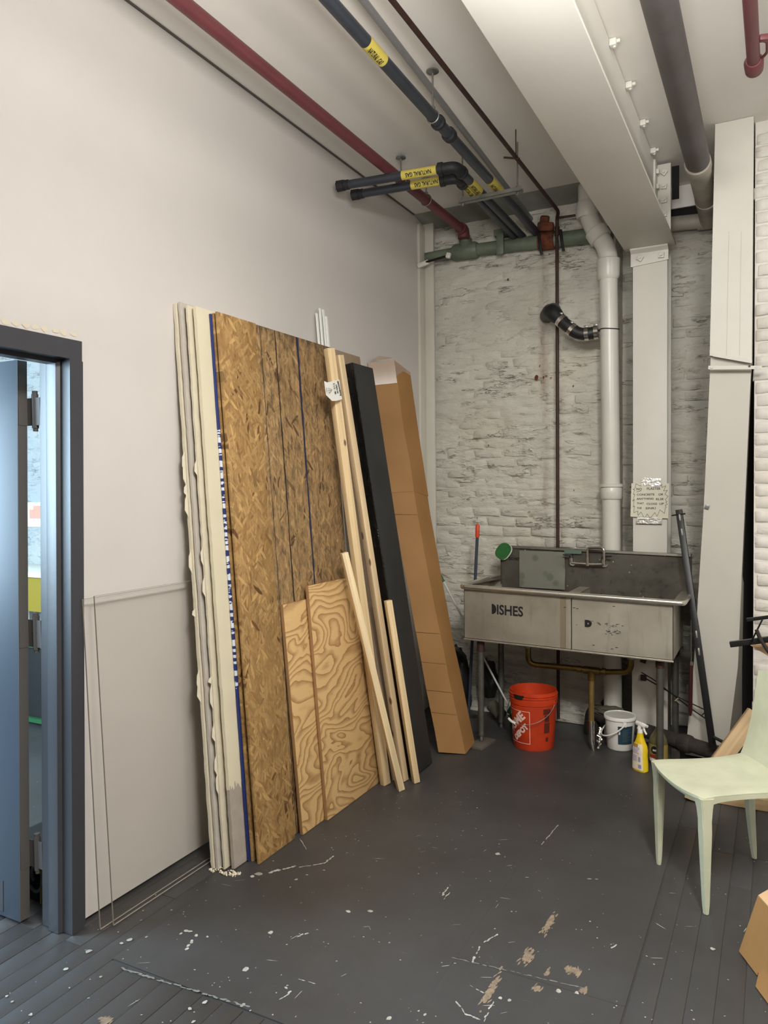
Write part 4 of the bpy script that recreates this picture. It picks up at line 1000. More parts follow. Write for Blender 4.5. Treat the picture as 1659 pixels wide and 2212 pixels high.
for px, py in ((1220, 1312), (1240, 1313), (1247, 1315), (1326, 1310), (1322, 1402), (1332, 1399), (1282, 1394)):
    p = at(px, py, Y=Y0-.001); sm.poly([(p.x-.008, p.y, p.z-.002), (p.x+.008, p.y, p.z-.001), (p.x+.007, p.y, p.z+.0025), (p.x-.006, p.y, p.z+.002)])
obj('ink_smears', sm, M_ink, tub, kind='stuff')
for (x, y, blk) in ((-1.695, 4.603, 1), (-.602, 4.62, 0), (-1.688, 4.985, 0), (-.560, 4.99, 0)):
    lgm = MB(); zb = .022 if blk else .0
    lgm.tube([(x, y, ZB-.01), (x, y, .045+zb)], .0205, 18)
    L_ = obj('leg', lgm, M_legs, sink)
    obj('foot', MB().lathe([(.0, .0), (.013, .001), (.015, .012), (.011, .03), (.020, .034), (.022, .046), (.0, .047)], (x, y, zb+.001), 18, caps=False), M_galv, L_)
    obj('leg_socket', MB().tube([(x, y, ZB-.075), (x, y, ZB-.002+SKZ(x))], .0245, 18).bx(x-.045, x+.045, y-.03, y+.03, ZB-.012+SKZ(x), ZB-.004+SKZ(x)), M_rustline, L_)
wb = thing('wood_block', (-1.70, 4.59, 0), 'thin dirty wooden block under the left front leg of the sink', 'wood block')
obj('block', MB().box((-1.685, 4.59, .0105), (.10, .19, .021), (0, 0, -.15), .002), mat('dirty_wood', C3(92, 84, 74), .8, var=.2), wb)
# faucet
fc = thing('faucet', (-1.09, 5.03, 1.16), 'chrome wall faucet with two lever handles on the splashback', 'faucet')
f0, f1, f2 = at(1234, 1216, Y=5.0), at(1269, 1218, Y=5.0), at(1304, 1219, Y=5.0)
obj('body', MB().tube([f0, f1, f2], .0085, 14).tube([f0, f0+V((0, 0, .034))], [.014, .012], 14).tube([f1+V((0, 0, -.012)), f1+V((0, 0, .042))], .012, 14).tube([f2, f2+V((0, 0, .034))], [.014, .012], 14).tube([f0, f0+V((0, .044, 0))], .010, 12).tube([f2, f2+V((0, .044, 0))], .010, 12), M_chrome, fc)
obj('spout', MB().tube(rounded([f1+V((0, 0, .04)), f1+V((0, 0, .105)), f2+V((.006, -.03, .110)), f2+V((.010, -.035, .035))], .02, 5), .0095, 14), M_chrome, fc)
for f_, s_ in ((f0, -1), (f2, 1)):
    obj('handle', MB().tube([f_+V((0, 0, .036)), f_+V((0, 0, .052))], [.015, .011], 12).tube([f_+V((0, 0, .050)), f_+V((s_*.052, -.012, .054))], [.007, .005], 10), M_castiron, fc)
    obj('escutcheon', MB().tube([f_+V((0, .036, -.002)), f_+V((0, .044, -.002))], .020, 16), M_chrome, fc)
# frosted sheet and teal scrap in the left bowl
fs = MB(); c = [at(1122, 1189, Y=5.032), at(1220, 1193, Y=5.032), at(1220.5, 1274, Y=5.02), at(1122, 1268, Y=5.02)]
def ff(u, w_):
    p = c[0].lerp(c[1], u).lerp(c[3].lerp(c[2], u), w_); return (p.x, p.y-.008*math.exp(-((u-1)/.12)**2)*math.sin(w_*9)*.9, p.z)
fs.grid(ff, 10, 10); tag(obj('frosted_sheet', fs, M_frost), 'limp translucent sheet with green spots standing in the left bowl', 'plastic sheet')
tl = MB(); tl.prism([at(1218, 1188, Y=5.028), at(1256, 1190, Y=5.028), at(1256, 1197, Y=5.028), at(1220, 1196, Y=5.028)], (0, .012, 0))
tag(obj('teal_scrap', tl, mat('faded_teal', C3(84, 108, 92), .7)), 'faded teal strip stuck on the splashback beside the faucet', 'strip')
# green scouring pad on the corner of the splashback
pad = thing('scrub_pad', (-1.68, 5.04, 1.16), 'green leaf-shaped scrubbing pad with pale rim on the splashback corner', 'sponge')
pc = at(1088, 1190, Y=5.02); out = []
for k in range(18):
    a = 2*PI*k/18; r_ = 1-.12*abs(math.sin(a))**3; out.append((.060*math.cos(a)*r_, .048*math.sin(a)*(1+.15*math.cos(a*2))))
ca, sa = math.cos(.95), math.sin(.95)
P1 = [V((pc.x+x*ca-y*sa*1.15, pc.y-.004, pc.z+x*sa+y*ca)) for x, y in out]
obj('pad', MB().prism(P1, (0, -.018, 0)), M_green2, pad)
P2 = [V((pc.x+.004+1.05*(x*ca-y*sa*1.15), pc.y+.006, pc.z-.005+1.04*(x*sa+y*ca))) for x, y in out]
obj('pad_backing', MB().prism(P2, (0, -.010, 0)), mat('pale_green_foam', C3(186, 198, 176), .7), pad)
# drain plumbing
dr = thing('drain_plumbing', (-1.03, 4.8, .3), 'brass double drain pipe joining under the sink and running to the floor', 'pipe')
DY = 4.80
a, b = at(1141, 1402, Y=DY), at(1363, 1428, Y=DY); la, lb_ = at(1150, 1436, Y=DY), at(1352, 1452, Y=DY); tee = at(1278, 1449, Y=DY)
obj('left_bend', MB().tube(rounded([V((a.x, DY, .672)), V((a.x, DY, la.z+.002)), V((tee.x-.1, DY, tee.z+.006)), V((tee.x, DY, tee.z))], .055, 8), .0185, 16), M_brass, dr)
obj('right_bend', MB().tube(rounded([V((b.x, DY, .665)), V((b.x, DY, lb_.z+.004)), V((tee.x+.08, DY, tee.z)), V((tee.x, DY, tee.z))], .055, 8), .0185, 16), M_brass, dr)
obj('tee_joint', MB().tube([V((tee.x-.05, DY, tee.z+.002)), V((tee.x+.05, DY, tee.z))], .024, 16).tube([V((tee.x, DY, tee.z)), V((tee.x, DY, tee.z-.06))], .024, 16), M_brass, dr)
obj('down_pipe', MB().tube([V((tee.x, DY, tee.z-.03)), V((tee.x-.003, DY, .17))], .0175, 16), mat('bright_brass', C3(168, 142, 84), .38, .75, var=.2, vscale=12), dr)
obj('chrome_tailpipe', MB().tube([V((tee.x-.003, DY, .185)), V((tee.x-.003, DY, .178)), V((tee.x-.001, DY, .06)), V((tee.x+.01, DY, .0))], [.022, .021, .019, .012], 16), M_chrome, dr)
for q in (a, b):
    obj('strainer_cup', MB().lathe([(.045, .0), (.045, -.012), (.030, -.03), (.024, -.05), (.027, -.052), (.027, -.075), (.02, -.078)], (q.x, DY, .682+SKZ(q.x)), 20), M_galv, dr)
for x in (tee.x-.075, tee.x+.075): obj('slip_nut', MB().tube([(x-.012, DY, tee.z+.002), (x+.012, DY, tee.z+.002)], .023, 8, smooth=False), M_brass, dr)
dg = MB(); r = random.Random(5)
for k in range(14): dg.tube([(tee.x+.035+r.random()*.02, DY-.02+r.random()*.03, .15-k*.009), (tee.x+.045+r.random()*.02, DY-.03+r.random()*.03, .14-k*.009)], .004+r.random()*.004, 6)
obj('crumpled_foil', dg, M_foil, dr, kind='stuff')

# ================================================================== UNDER THE SINK
def bucket_pt(c, r, ang, z): return V((c.x+r*math.cos(ang), c.y+r*math.sin(ang), z))
bk = thing('orange_bucket', (-1.385, 4.74, 0), 'orange five gallon bucket with white square logo under the sink', 'bucket')
bc = V((-1.388, 4.735, 0)); RB = lambda z: .1285+(.146-.1285)*min(z/.30, 1)
BKH = .366
obj('pail', MB().lathe([(.0, .004), (.118, .004), (.126, .0), (.1290, .006), (.146, .285), (.150, .287), (.1525, .318), (.147, .320), (.147, .328), (.1535, .330), (.1535, .334), (.147, .336), (.147, .343), (.1535, .345), (.1535, .349), (.148, .351), (.1475, BKH), (.1435, BKH), (.140, .30), (.124, .012), (.0, .012)], bc, 64, caps=False), M_orange, bk)
def cyl_fn(cx_ang, z0, rr, off=.0009):
    return lambda x, y: (bc.x+(RB(z0+y)+off)*math.cos(cx_ang+x/rr), bc.y+(RB(z0+y)+off)*math.sin(cx_ang+x/rr), z0+y)
view = math.atan2(EYE.y-bc.y, EYE.x-bc.x)                # direction from the bucket towards the camera
a_right = view-.17; sq = .205; zs = .046
a_l = a_right - sq/.14
def sqfn(x, y): return cyl_fn(a_l, zs, .14)(x, y)
lo = MB()
def strip(x0, y0, x1, y1, w, n=14):
    d = V((x1-x0, y1-y0)); L = d.length; d.normalize(); n_ = V((-d.y, d.x))*w/2; prev = None
    for k in range(n+1):
        p = V((x0, y0))+d*L*k/n; q = [lo.bm.verts.new(V(sqfn(*(p+n_)))), lo.bm.verts.new(V(sqfn(*(p-n_))))]
        if prev: lo.bm.faces.new([prev[0], prev[1], q[1], q[0]])
        prev = q
for s_ in ((0, 0, sq, 0), (0, sq, sq, sq), (0, 0, 0, sq), (sq, 0, sq, sq)): strip(*s_, .0032)
obj('logo_border', lo, M_white_print, bk)
cr_, sr_ = math.cos(PI/4), math.sin(PI/4)
def diag(cx_, cy_):
    return lambda x, y: sqfn(cx_+x*cr_-y*sr_, cy_+x*sr_+y*cr_)
for body, size, (cx_, cy_), wd_ in (('THE', .030, (.038, .158), .046), ('HOME', .072, (.112, .102), .190), ('DEPOT', .046, (.150, .058), .138)):
    letters('logo_lettering', body, size, (lambda f_: (lambda x, y: f_(x, y)))(diag(cx_, cy_)), M_white_print, bk, bold=.0034 if size > .04 else .0012, sub=.014, center=True, width=wd_)
wn = MB()
for (ax, z0, w_, h_) in ((.62, .235, .052, .035), (.63, .185, .034, .045), (.64, .115, .042, .065), (.66, .06, .020, .028)):
    f_ = cyl_fn(view+ax-.0, z0, .14)
    wn.grid(lambda u, v_: f_((u-.5)*w_, v_*h_), 5, 2)
obj('warning_print', wn, mat('dark_maroon_print', C3(86, 26, 16), .6), bk, kind='stuff')
bp = MB(); f_ = lambda x, y: (bc.x+.1545*math.cos(view-.66+x/.15), bc.y+.1545*math.sin(view-.66+x/.15), .325+y)
bp.grid(lambda u, v_: f_((u-.5)*(.055+.03*v_), v_*.027), 5, 2); obj('black_tape', bp, M_rubber, bk)
h0, h1 = bucket_pt(bc, .156, view+1.02, .30), bucket_pt(bc, .156, view-2.12, .30)
hp = []
for k in range(25):
    t = k/24; a_ = view+1.02-(3.14)*t; dr_ = .156+.022*math.sin(PI*t); hp.append(V((bc.x+dr_*math.cos(a_), bc.y+dr_*math.sin(a_), .30-.125*math.sin(PI*t)**.8)))
hd = obj('bail_handle', MB().tube(hp, .0022, 8), M_galv, bk)
i0 = 13; obj('grip', MB().tube(hp[i0:i0+4], .008, 12), M_whiteplastic, hd)
for a_ in (view+1.02, view-2.12):
    q = bucket_pt(bc, .150, a_, .30); n_ = (q-bc); n_.z = 0; n_.normalize(); obj('handle_ear', MB().tube([q, q+n_*.01], .012, 12), M_orange, bk)
# white lidded pail
wp = thing('white_pail', (-.868, 4.93, 0), 'small white lidded pail with a dark teal label under the sink', 'bucket')
wc = V((-.882, 4.925, 0)); vw = math.atan2(-wc.y, -wc.x)
obj('pail', MB().lathe([(.0, .002), (.077, .002), (.080, .006), (.092, .188), (.096, .190), (.096, .198), (.0, .198)], wc, 40, caps=False), M_whiteplastic, wp)
obj('lid', MB().lathe([(.093, .190), (.099, .191), (.100, .206), (.097, .212), (.091, .212), (.088, .206), (.0, .205)], wc, 40, caps=False), M_whiteplastic, wp)
obj('lid_window', MB().lathe([(.088, .2085), (.0, .2090)], wc, 36, caps=False), M_lid, wp)
def wcyl(a0, off=.0008): return lambda x, z: (wc.x+((.080+.012*z/.188)+off)*math.cos(a0+x/.087), wc.y+((.080+.012*z/.188)+off)*math.sin(a0+x/.087), z)
f_ = wcyl(vw+.42); lbm = MB(); lbm.grid(lambda u, v_: f_((u-.5)*.098, .045+.115*v_), 10, 3); wl_ = obj('label', lbm, M_teal, wp)
lp = MB(); r = random.Random(8)
f2_ = wcyl(vw+.42, .0014)
for k in range(9):
    z = .066+k*.009; l = r.uniform(.03, .06); lp.grid(lambda u, v_: f2_(-.022+u*l, z+v_*.0022), 5, 1)
obj('label_print', lp, mat('dim_label_print', C3(92, 112, 118), .5), wl_, kind='stuff')
obj('label_emblem', MB().grid(lambda u, v_: f2_(-.046+u*.010+.006*v_*(1-v_), .108+v_*.024), 3, 3), M_paper, wl_)
hq = []
for k in range(21):
    t = k/20; a_ = vw+.32-PI*t; rr_ = .100+.016*math.sin(PI*t); hq.append((wc.x+rr_*math.cos(a_), wc.y+rr_*math.sin(a_), .180-.095*math.sin(PI*t)**.85))
obj('handle', MB().tube(hq, .0048, 8), M_whiteplastic, wp)
q = wcyl(vw+.32, .002)(0, .172); obj('handle_ear', MB().box((q[0], q[1]-.004, q[2]+.002), (.022, .010, .03), (0, 0, .2), .003), M_whiteplastic, wp)
# spray bottle
sb_ = thing('spray_bottle', (-.70, 4.56, 0), 'yellow trigger spray bottle with a printed label in front of the sink leg', 'bottle')
sc = V((-.705, 4.575, 0)); sa_ = -.55
def srot(x, y, z): return V((sc.x+x*math.cos(sa_)-y*math.sin(sa_), sc.y+x*math.sin(sa_)+y*math.cos(sa_), z))
def superell(a, rx, ry, n_=3.0):
    c_, s_ = math.cos(a), math.sin(a); return rx*abs(c_)**(2/n_)*(1 if c_ >= 0 else -1), ry*abs(s_)**(2/n_)*(1 if s_ >= 0 else -1)
prof = [(0, .044, .026), (.006, .048, .029), (.05, .046, .030), (.095, .043, .029), (.125, .045, .029), (.150, .040, .026), (.175, .026, .021), (.195, .018, .018), (.215, .0155, .0155), (.222, .0155, .0155)]
bm_ = MB(); rings = []
for z, rx, ry in prof:
    rings.append([bm_.bm.verts.new(srot(*superell(2*PI*k/28, rx, ry), z)) for k in range(28)])
for A_, B_ in zip(rings, rings[1:]):
    for k in range(28): f__ = bm_.bm.faces.new([A_[k], A_[(k+1) % 28], B_[(k+1) % 28], B_[k]]); f__.smooth = True
bm_.bm.faces.new(rings[0]); bm_.bm.faces.new(rings[-1]); obj('body', bm_, M_spray, sb_)
def rxy(z):
    for (z0, a_, b_), (z1, c_, d_) in zip(prof, prof[1:]):
        if z0 <= z <= z1: t = (z-z0)/(z1-z0); return a_+(c_-a_)*t, b_+(d_-b_)*t
    return prof[-1][1:]
def sface(u, z, off=.0008):
    rx, ry = rxy(z); x = u*rx*.93; k = abs(x/rx)**3
    return srot(x, -ry*(1-k)**(1/3)-off, z)
lm = MB(); lm.grid(lambda u, v_: sface(-1+1.9*u, .012+.150*v_), 10, 12); sl_ = obj('label', lm, mat('cream_label', C3(232, 220, 196), .5), sb_)
pr = MB(); r = random.Random(6)
for z in [.142-.0068*k for k in range(6)] + [.095-.0065*k for k in range(6)]:
    l = r.uniform(.8, 1.25) if z > .10 else .75; pr.grid(lambda u, v_: sface(-.72+l*u, z-.0035*v_, .0014), 4, 1)
pr.grid(lambda u, v_: sface(.25+.36*u, .06+.028*v_, .0014), 3, 1); pr.grid(lambda u, v_: sface(.25+.45*u, .022+.022*v_, .0014), 3, 1)
obj('label_print', pr, M_lavender, sl_, kind='stuff')
gd = MB(); gd.grid(lambda u, v_: sface(-.85+1.0*u, .142+.018*v_, .0015), 4, 2); obj('gold_panel', gd, M_goldprint, sl_)
nk = srot(0, 0, .222)
obj('trigger_head', MB().tube([nk, nk+V((0, 0, .022))], [.0165, .0145], 16).tube([nk+V((-.008, 0, .02)), nk+V((0, 0, .040))], [.011, .012], 14).box(nk+V((.004, -.002, .050)), (.072, .022, .026), (0, .08, sa_), .008).tube([nk+V((.036, -.022, .050)), nk+V((.044, -.027, .049))], .0085, 10), M_whiteplastic, sb_)
obj('trigger', MB().tube([nk+V((.020, -.012, .038)), nk+V((.026, -.016, .018)), nk+V((.038, -.022, .0))], [.007, .006, .0055], 8), M_whiteplastic, sb_)
# dark cleaner bottle behind the leg
db = thing('cleaner_bottle', (-.575, 4.74, 0), 'smoky bottle with gold and red label behind the right front sink leg', 'bottle')
dc = V((-.628, 4.745, 0))
obj('body', MB().lathe([(.0, .002), (.050, .002), (.054, .008), (.054, .125), (.050, .150), (.032, .182), (.020, .198), (.018, .215), (.0, .216)], dc, 28, caps=False), M_bottle, db)
obj('label', MB().lathe([(.0548, .028), (.0548, .122)], dc, 28, caps=False), mat('dull_gold_label', C3(150, 128, 66), .5), db)
vd = math.atan2(-dc.y, -dc.x)
def dcl(a0, off): return lambda x, y: (dc.x+(.0552+off)*math.cos(a0+x/.055), dc.y+(.0552+off)*math.sin(a0+x/.055), y)
fq = dcl(vd-.42, .0); em_ = MB(); em_.grid(lambda u, v_: fq((u-.5)*.044*math.sqrt(max(0.05, 1-(2*v_-1)**2)), .068+.046*v_), 6, 6); obj('label_emblem', em_, M_ink, db)
fq2 = dcl(vd-.75, .0006); letters('lettering', 'ME', .016, lambda x, y: fq2(x+.010, .084+y), M_paper, db, bold=.0006, sub=.006, width=.024)
em_ = MB(); em_.grid(lambda u, v_: fq((u-.5)*.040-.012, .044+.018*v_), 5, 1); obj('red_panel', em_, mat('red_print', C3(150, 44, 34), .5), db)
em_ = MB(); em_.grid(lambda u, v_: fq((u-.5)*.040-.012, .022+.018*v_), 5, 1); obj('white_panel', em_, M_paper, db)
# rusty floor pipe with an elbow wrapped in rag
fpz = .125
pa, pb = at(1322, 1556, Z=fpz), at(1592, 1640, Z=.105)
fp = thing('floor_drain_pipe', (-.5, 4.9, 0), 'dark crusted drain pipe lying along the wall foot right of the sink', 'pipe')
mfp = mat('crusted_dark_iron', C3(62, 54, 48), .8, .1, col2=C3(40, 36, 32), vscale=16, bump=.6, bscale=70)
obj('main_run', MB().tube([pa, pb], .044, 20), mfp, fp)
dp_ = (pb-pa).normalized(); pm_ = pa.lerp(pb, .62)
obj('hub', MB().tube([pm_-dp_*.035, pm_-dp_*.02, pm_+dp_*.03, pm_+dp_*.045], [.046, .054, .054, .046], 20), mfp, fp)
obj('elbow', MB().tube(rounded([pa+dp_*.03, pa-dp_*.05, pa+V((-.13, .06, .04)), pa+V((-.15, .07, -.12))], .06), .052, 18), mfp, fp)
for t in (.08, .55, .88):
    q = pa.lerp(pb, t); obj('support_block', MB().box((q.x, q.y, (q.z-.044)/2+.001), (.05, .07, q.z-.046), bev=.003), mfp, fp)
def lump(name, c, size, m, seed, label, cat, amp=.25, parent=None, zmin=.001):
    mb = MB(); bmesh.ops.create_icosphere(mb.bm, subdivisions=4, radius=1)
    for v in mb.bm.verts:
        n_ = v.co.normalized(); k = 1+noise.fractal(n_*1.6+V((seed, 0, 0)), 1, 2, 4)*amp
        v.co = V((n_.x*size[0]*k+c[0], n_.y*size[1]*k+c[1], max(zmin, n_.z*size[2]*k+c[2])))
    for f in mb.bm.faces: f.smooth = True
    return obj(name, mb, m, parent, label, cat)
lump('rag', (pa.x-.03, pa.y+.02, pa.z+.055), (.11, .05, .030), M_olive, 3, 'crumpled olive grey rag draped over the elbow of the floor pipe', 'rag', .35, zmin=.16)
hat = at(1318, 1520, Y=5.24); lump('dark_lump', (hat.x+.0, 5.235, hat.z), (.06, .045, .05), M_rubber, 8, 'dark rounded cap shape on the wall above the rag', 'cap', .15)
# bag and boots left of the sink
bg = thing('black_bag', (-1.93, 4.98, 0), 'black bag slumped between the tall carton and the left sink legs', 'bag')
mb = MB(); bmesh.ops.create_icosphere(mb.bm, subdivisions=4, radius=1)
for v in mb.bm.verts:
    n_ = v.co.normalized(); k = 1+noise.fractal(n_*2+V((1, 4, 2)), 1, 2, 4)*.16; z = n_.z*.27*k+.26
    v.co = V((-2.01+n_.x*.10*k*(1.1-.3*z/.5), 4.99+n_.y*.10*k, max(.002, z)))
for f in mb.bm.faces: f.smooth = True
obj('body', mb, M_rubber, bg)
obj('flap', MB().grid(lambda u, w_: (-2.07+.16*u, 4.91-.05*math.sin(PI*w_), .47+.06*math.sin(PI*u)+.02*w_), 8, 6), M_rubber, bg)
obj('strap', MB().tube(rounded([(-2.03, 4.90, .50), (-2.04, 4.87, .62), (-2.06, 4.90, .70)], .04), .006, 8), M_rubber, bg)
lump('dark_boot', (-1.85, 5.17, .27), (.075, .06, .15), M_rubber, 12, 'dark crumpled cloth heap behind the left sink legs', 'cloth', .2, zmin=.151)
ob = tag(obj('rolled_mat', MB().tube([(-1.815, 5.15, .10), (-1.725, 5.10, .047)], .045, 18), M_olive), 'olive rolled mat end lying left of the back sink leg', 'mat')
tag(obj('brown_box', MB().box((-1.62, 5.16, .065), (.10, .08, .128), (0, 0, .1), .004), mat('dark_brown_card', C3(78, 56, 42), .8)), 'small dark brown box on the floor behind the left rear sink leg', 'box')
tag(obj('tin_can', MB().lathe([(.0, .001), (.052, .001), (.052, .09), (.048, .092), (.048, .085), (.0, .085)], (-1.845, 4.86, 0), 24, caps=False), mat('dull_tin', C3(74, 72, 68), .5, .4)), 'dull grey tin standing just left of the back sink legs', 'can')

# ================================================================== POLES AND BARS
def rod(name, a, b, r, m, label=None, cat=None, parent=None, seg=10): return obj(name, MB().tube([a, b], r, seg), m, parent, label, cat)
a, b = at(1026, 1262, Y=4.93), at(1031, 1160, Y=4.93); d = (b-a).normalized(); lo_ = a-d*(a.z-.004)/d.z
ot = thing('orange_tipped_handle', (lo_.x, lo_.y, 0), 'dark handle with a bright orange tip standing left of the sink', 'broom handle')
rod('handle', lo_, b, .0105, M_bluegrey, parent=ot)
t_ = at(1032, 1131, Y=4.93); obj('tip', MB().tube([b-d*.003, b+d*.004, t_-d*.02, t_-d*.008, t_], [.0125, .0145, .0145, .010, .005], 14), M_orange2, ot)
a, b = at(958, 1256, Y=4.86), at(1076, 1481, Y=4.95); d = (b-a).normalized(); e = b+d*.17
wpz = thing('white_pole', (e.x, e.y, 0), 'thin white pole with a green brush end slanting behind the sink leg', 'broom')
rod('pole', a, e, .0068, mat('white_pole_paint', C3(196, 196, 190), .4), parent=wpz)
rod('green_tip', a-d*.05, a+d*.002, .010, M_brightgreen, parent=wpz)
obj('brush_head', MB().box(e+d*.015, (.035, .05, .05), (0, .5, 0), .006), M_brightgreen, wpz)
gb = MB(); r = random.Random(3)
for k in range(40):
    p_ = e+d*.03+V((r.uniform(-.016, .016), r.uniform(-.02, .02), -.01)); gb.tube([p_, (p_.x+r.uniform(-.01, .012), p_.y+r.uniform(-.01, .01), max(.004, p_.z-.10))], .0012, 4)
obj('bristles', gb, M_brightgreen, wpz, kind='stuff')
# slotted black bar against the sink
sbA, sbB = V((-.322, 4.66, .162)), at(1466, 1101, Y=4.93)
bar = thing('slotted_bar', (sbA.x, sbA.y, 0), 'long black slotted steel bar leaning across the right end of the sink', 'metal bar')
ez = (sbB-sbA).normalized(); L = (sbB-sbA).length; ex = V((1, 0, 0)); ex = (ex-ez*ex.dot(ez)).normalized(); ey = ez.cross(ex)
MM = Matrix.Translation(sbA) @ Matrix((ex, ey, ez)).transposed().to_4x4()
def loc_(mb): bmesh.ops.transform(mb.bm, matrix=MM, verts=mb.bm.verts); return mb
obj('angle_bar', loc_(MB().bx(-.019, .019, -.002, .002, 0, L, .001).bx(.016, .019, -.002, .026, 0, L, .001).bx(-.019, -.016, -.002, .018, 0, L, .001)), M_darkmetal, bar)
M_slot = mat('worn_slot_metal', C3(122, 120, 112), .45, .6)
for z in (.62, .52, L-.16, L-.07): obj('slot', loc_(MB().bx(-.005, .005, -.0045, -.0020, z, z+.042, .001)), M_slot, bar)
obj('cross_pin', loc_(MB().tube([(-.045, 0, L-.03), (.035, 0, L-.03)], .0045, 8)), M_darkmetal, bar)
p = V((-.452, 4.80, 0)); rh = thing('red_handled_rod', (p.x, p.y, .2), 'thin steel rod with dark red handle hanging beside the black bar', 'tool')
def rp(px, py): return at(px, py, Y=4.80)
obj('rod', MB().tube([rp(1493, 1340), rp(1493, 1432)], .0032, 8), M_galv, rh)
obj('ferrule', MB().tube([rp(1493, 1429), rp(1493, 1438)], .009, 12), M_chrome, rh)
obj('handle', MB().tube([rp(1493, 1437), rp(1492.5, 1460), rp(1491, 1536), rp(1491, 1546)], [.010, .012, .012, .006], 12), M_darkred, rh)
wr_ = thing('wire_frame', (-.5, 4.82, .3), 'pair of thin dark wire rods slanting between sink leg and boxed chase', 'wire rods')
def wq(px, py, y=4.84): return at(px, py, Y=y)
obj('rod', MB().tube(rounded([wq(1385, 1452, 5.02), wq(1415, 1470, 5.0), wq(1452, 1500, 4.9), wq(1524, 1534, 4.82)], .03), .0035, 8), M_darkmetal, wr_)
obj('rod', MB().tube(rounded([wq(1395, 1466, 5.02), wq(1445, 1494, 4.95), wq(1500, 1536, 4.84), wq(1530, 1556, 4.82)], .03), .0042, 8), M_darkmetal, wr_)
obj('cross_wire', MB().tube([wq(1514, 1547), wq(1526, 1536)], .003, 6), M_darkmetal, wr_)
obj('chrome_clip', MB().tube([wq(1458, 1514), wq(1466, 1508)], .006, 8).tube([wq(1459, 1511), wq(1470, 1521)], .006, 8), M_chrome, wr_)

# ================================================================== BOXED CHASE AND STRAPS ON THE RIGHT
chs = thing('boxed_chase', (-.3, 4.8, 0), 'tall white sheet-metal boxed chase, its crooked lower half strapped in place', 'pipe cover')
def pz(px, py, Y): return at(px, py, Y=Y)
def hexa(front, back):
    mb = MB(); f = [mb.bm.verts.new(V(p)) for p in front]; b_ = [mb.bm.verts.new(V(p)) for p in back]; n = len(f)
    mb.bm.faces.new(f); mb.bm.faces.new(list(reversed(b_)))
    for i in range(n): mb.bm.faces.new([f[i], b_[i], b_[(i+1) % n], f[(i+1) % n]])
    return mb
UY = 4.62
f4 = [pz(1533, 768, UY), pz(1624, 783, UY), pz(1628, 274, UY), pz(1545, 282, UY)]
f4[3].z = f4[2].z = 3.648
obj('upper_box', hexa(f4, [q+V((0, .24, 0)) for q in f4]), M_chase, chs)
f5 = [V((-.495, 4.93, .012)), V((-.268, 4.93, .006)), pz(1594, 1440, 4.80), pz(1605, 1180, 4.72), pz(1623, 778, 4.645), pz(1535.5, 765, 4.645), pz(1520, 1100, 4.72), pz(1499, 1430, 4.85)]
bk5 = [q+V((.0, .16, .0)) for q in f5]
obj('lower_box', hexa(f5, bk5), M_chase, chs)
for k, (px0, px1) in enumerate(((1574, 1569), (1601, 1597))):
    obj('vertical_crease', MB().prism([pz(px0, 500, UY-.001), pz(px0+.8, 500, UY-.001), pz(px1+.8, 768, UY-.001), pz(px1, 768, UY-.001)], (0, .0008, 0)), mat('faint_crease', C3(176, 170, 158), .7) if k == 0 else bpy.data.materials['faint_crease'], chs)
sidef = [pz(1594, 1440, 4.80), V((-.268, 4.93, .006)), V((-.185, 5.02, .006)), pz(1603, 1440, 4.92), pz(1607, 1260, 4.90), pz(1603, 1240, 4.74)]
obj('bent_side', MB().prism(sidef, (.0, .004, 0)), M_chase, chs)
obj('strap', MB().prism([pz(1530, 790, 4.60), pz(1646, 790, 4.60), pz(1646, 797.5, 4.60), pz(1530, 798, 4.60)], (0, -.003, 0)), M_chase, chs)
for px, py in ((1537, 794), (1633, 793), (1619, 791)): q = pz(px, py, 4.597); obj('screw', MB().tube([q, q+V((0, -.004, 0))], .006, 10), M_zinc if px != 1619 else M_rubber, chs)
obj('diagonal_strip', MB().prism([pz(1541, 763, 4.615), pz(1625, 778, 4.615), pz(1624, 785, 4.615), pz(1540, 770, 4.615)], (0, -.004, 0)), M_chase, chs)
obj('foil_sticker', MB().box(pz(1527, 1095, 4.70)+V((0, .012, 0)), (.024, .003, .026), (0, .35, 0), .0005), mat('grey_foil', C3(128, 128, 126), .35, .5), chs)
obj('black_gap_panel', MB().bx(-.30, -.124, 5.10, 5.12, 0, 3.6), M_black, chs)  # black panel added behind, makes the gap beside the pier black
# note taped on the column
nt = thing('paper_note', (-.735, 5.10, 1.46), 'handwritten note in a spiky outline taped on the white column', 'sign')
NY = 5.1025
def nn(px, py, off=0.0): return at(px, py, Y=NY-off)
obj('sheet', MB().prism([nn(1364, 1044), nn(1445.5, 1044.5), nn(1443.5, 1120), nn(1362, 1116)], (0, .002, 0)), mat('note_card', C3(214, 210, 190), .75), nt)
s3 = 11.85
def cpx(x, y): return (1340+x/s3, 1000+y/s3)
star = [(530, 600), (400, 535), (380, 640), (325, 680), (365, 690), (330, 810), (372, 800), (315, 985), (362, 930), (325, 1130), (362, 1100), (345, 1275), (445, 1232), (452, 1345), (530, 1255), (600, 1395), (640, 1395), (690, 1305), (740, 1390), (780, 1395), (885, 1268), (940, 1370), (1015, 1200), (1130, 1290), (1150, 1150), (1180, 1140), (1150, 1085), (1205, 1060), (1160, 1010), (1195, 990), (1150, 935), (1222, 858), (1140, 800), (1205, 700), (1105, 720), (1165, 585), (1060, 628), (1058, 545), (1030, 590)]
stm = MB()
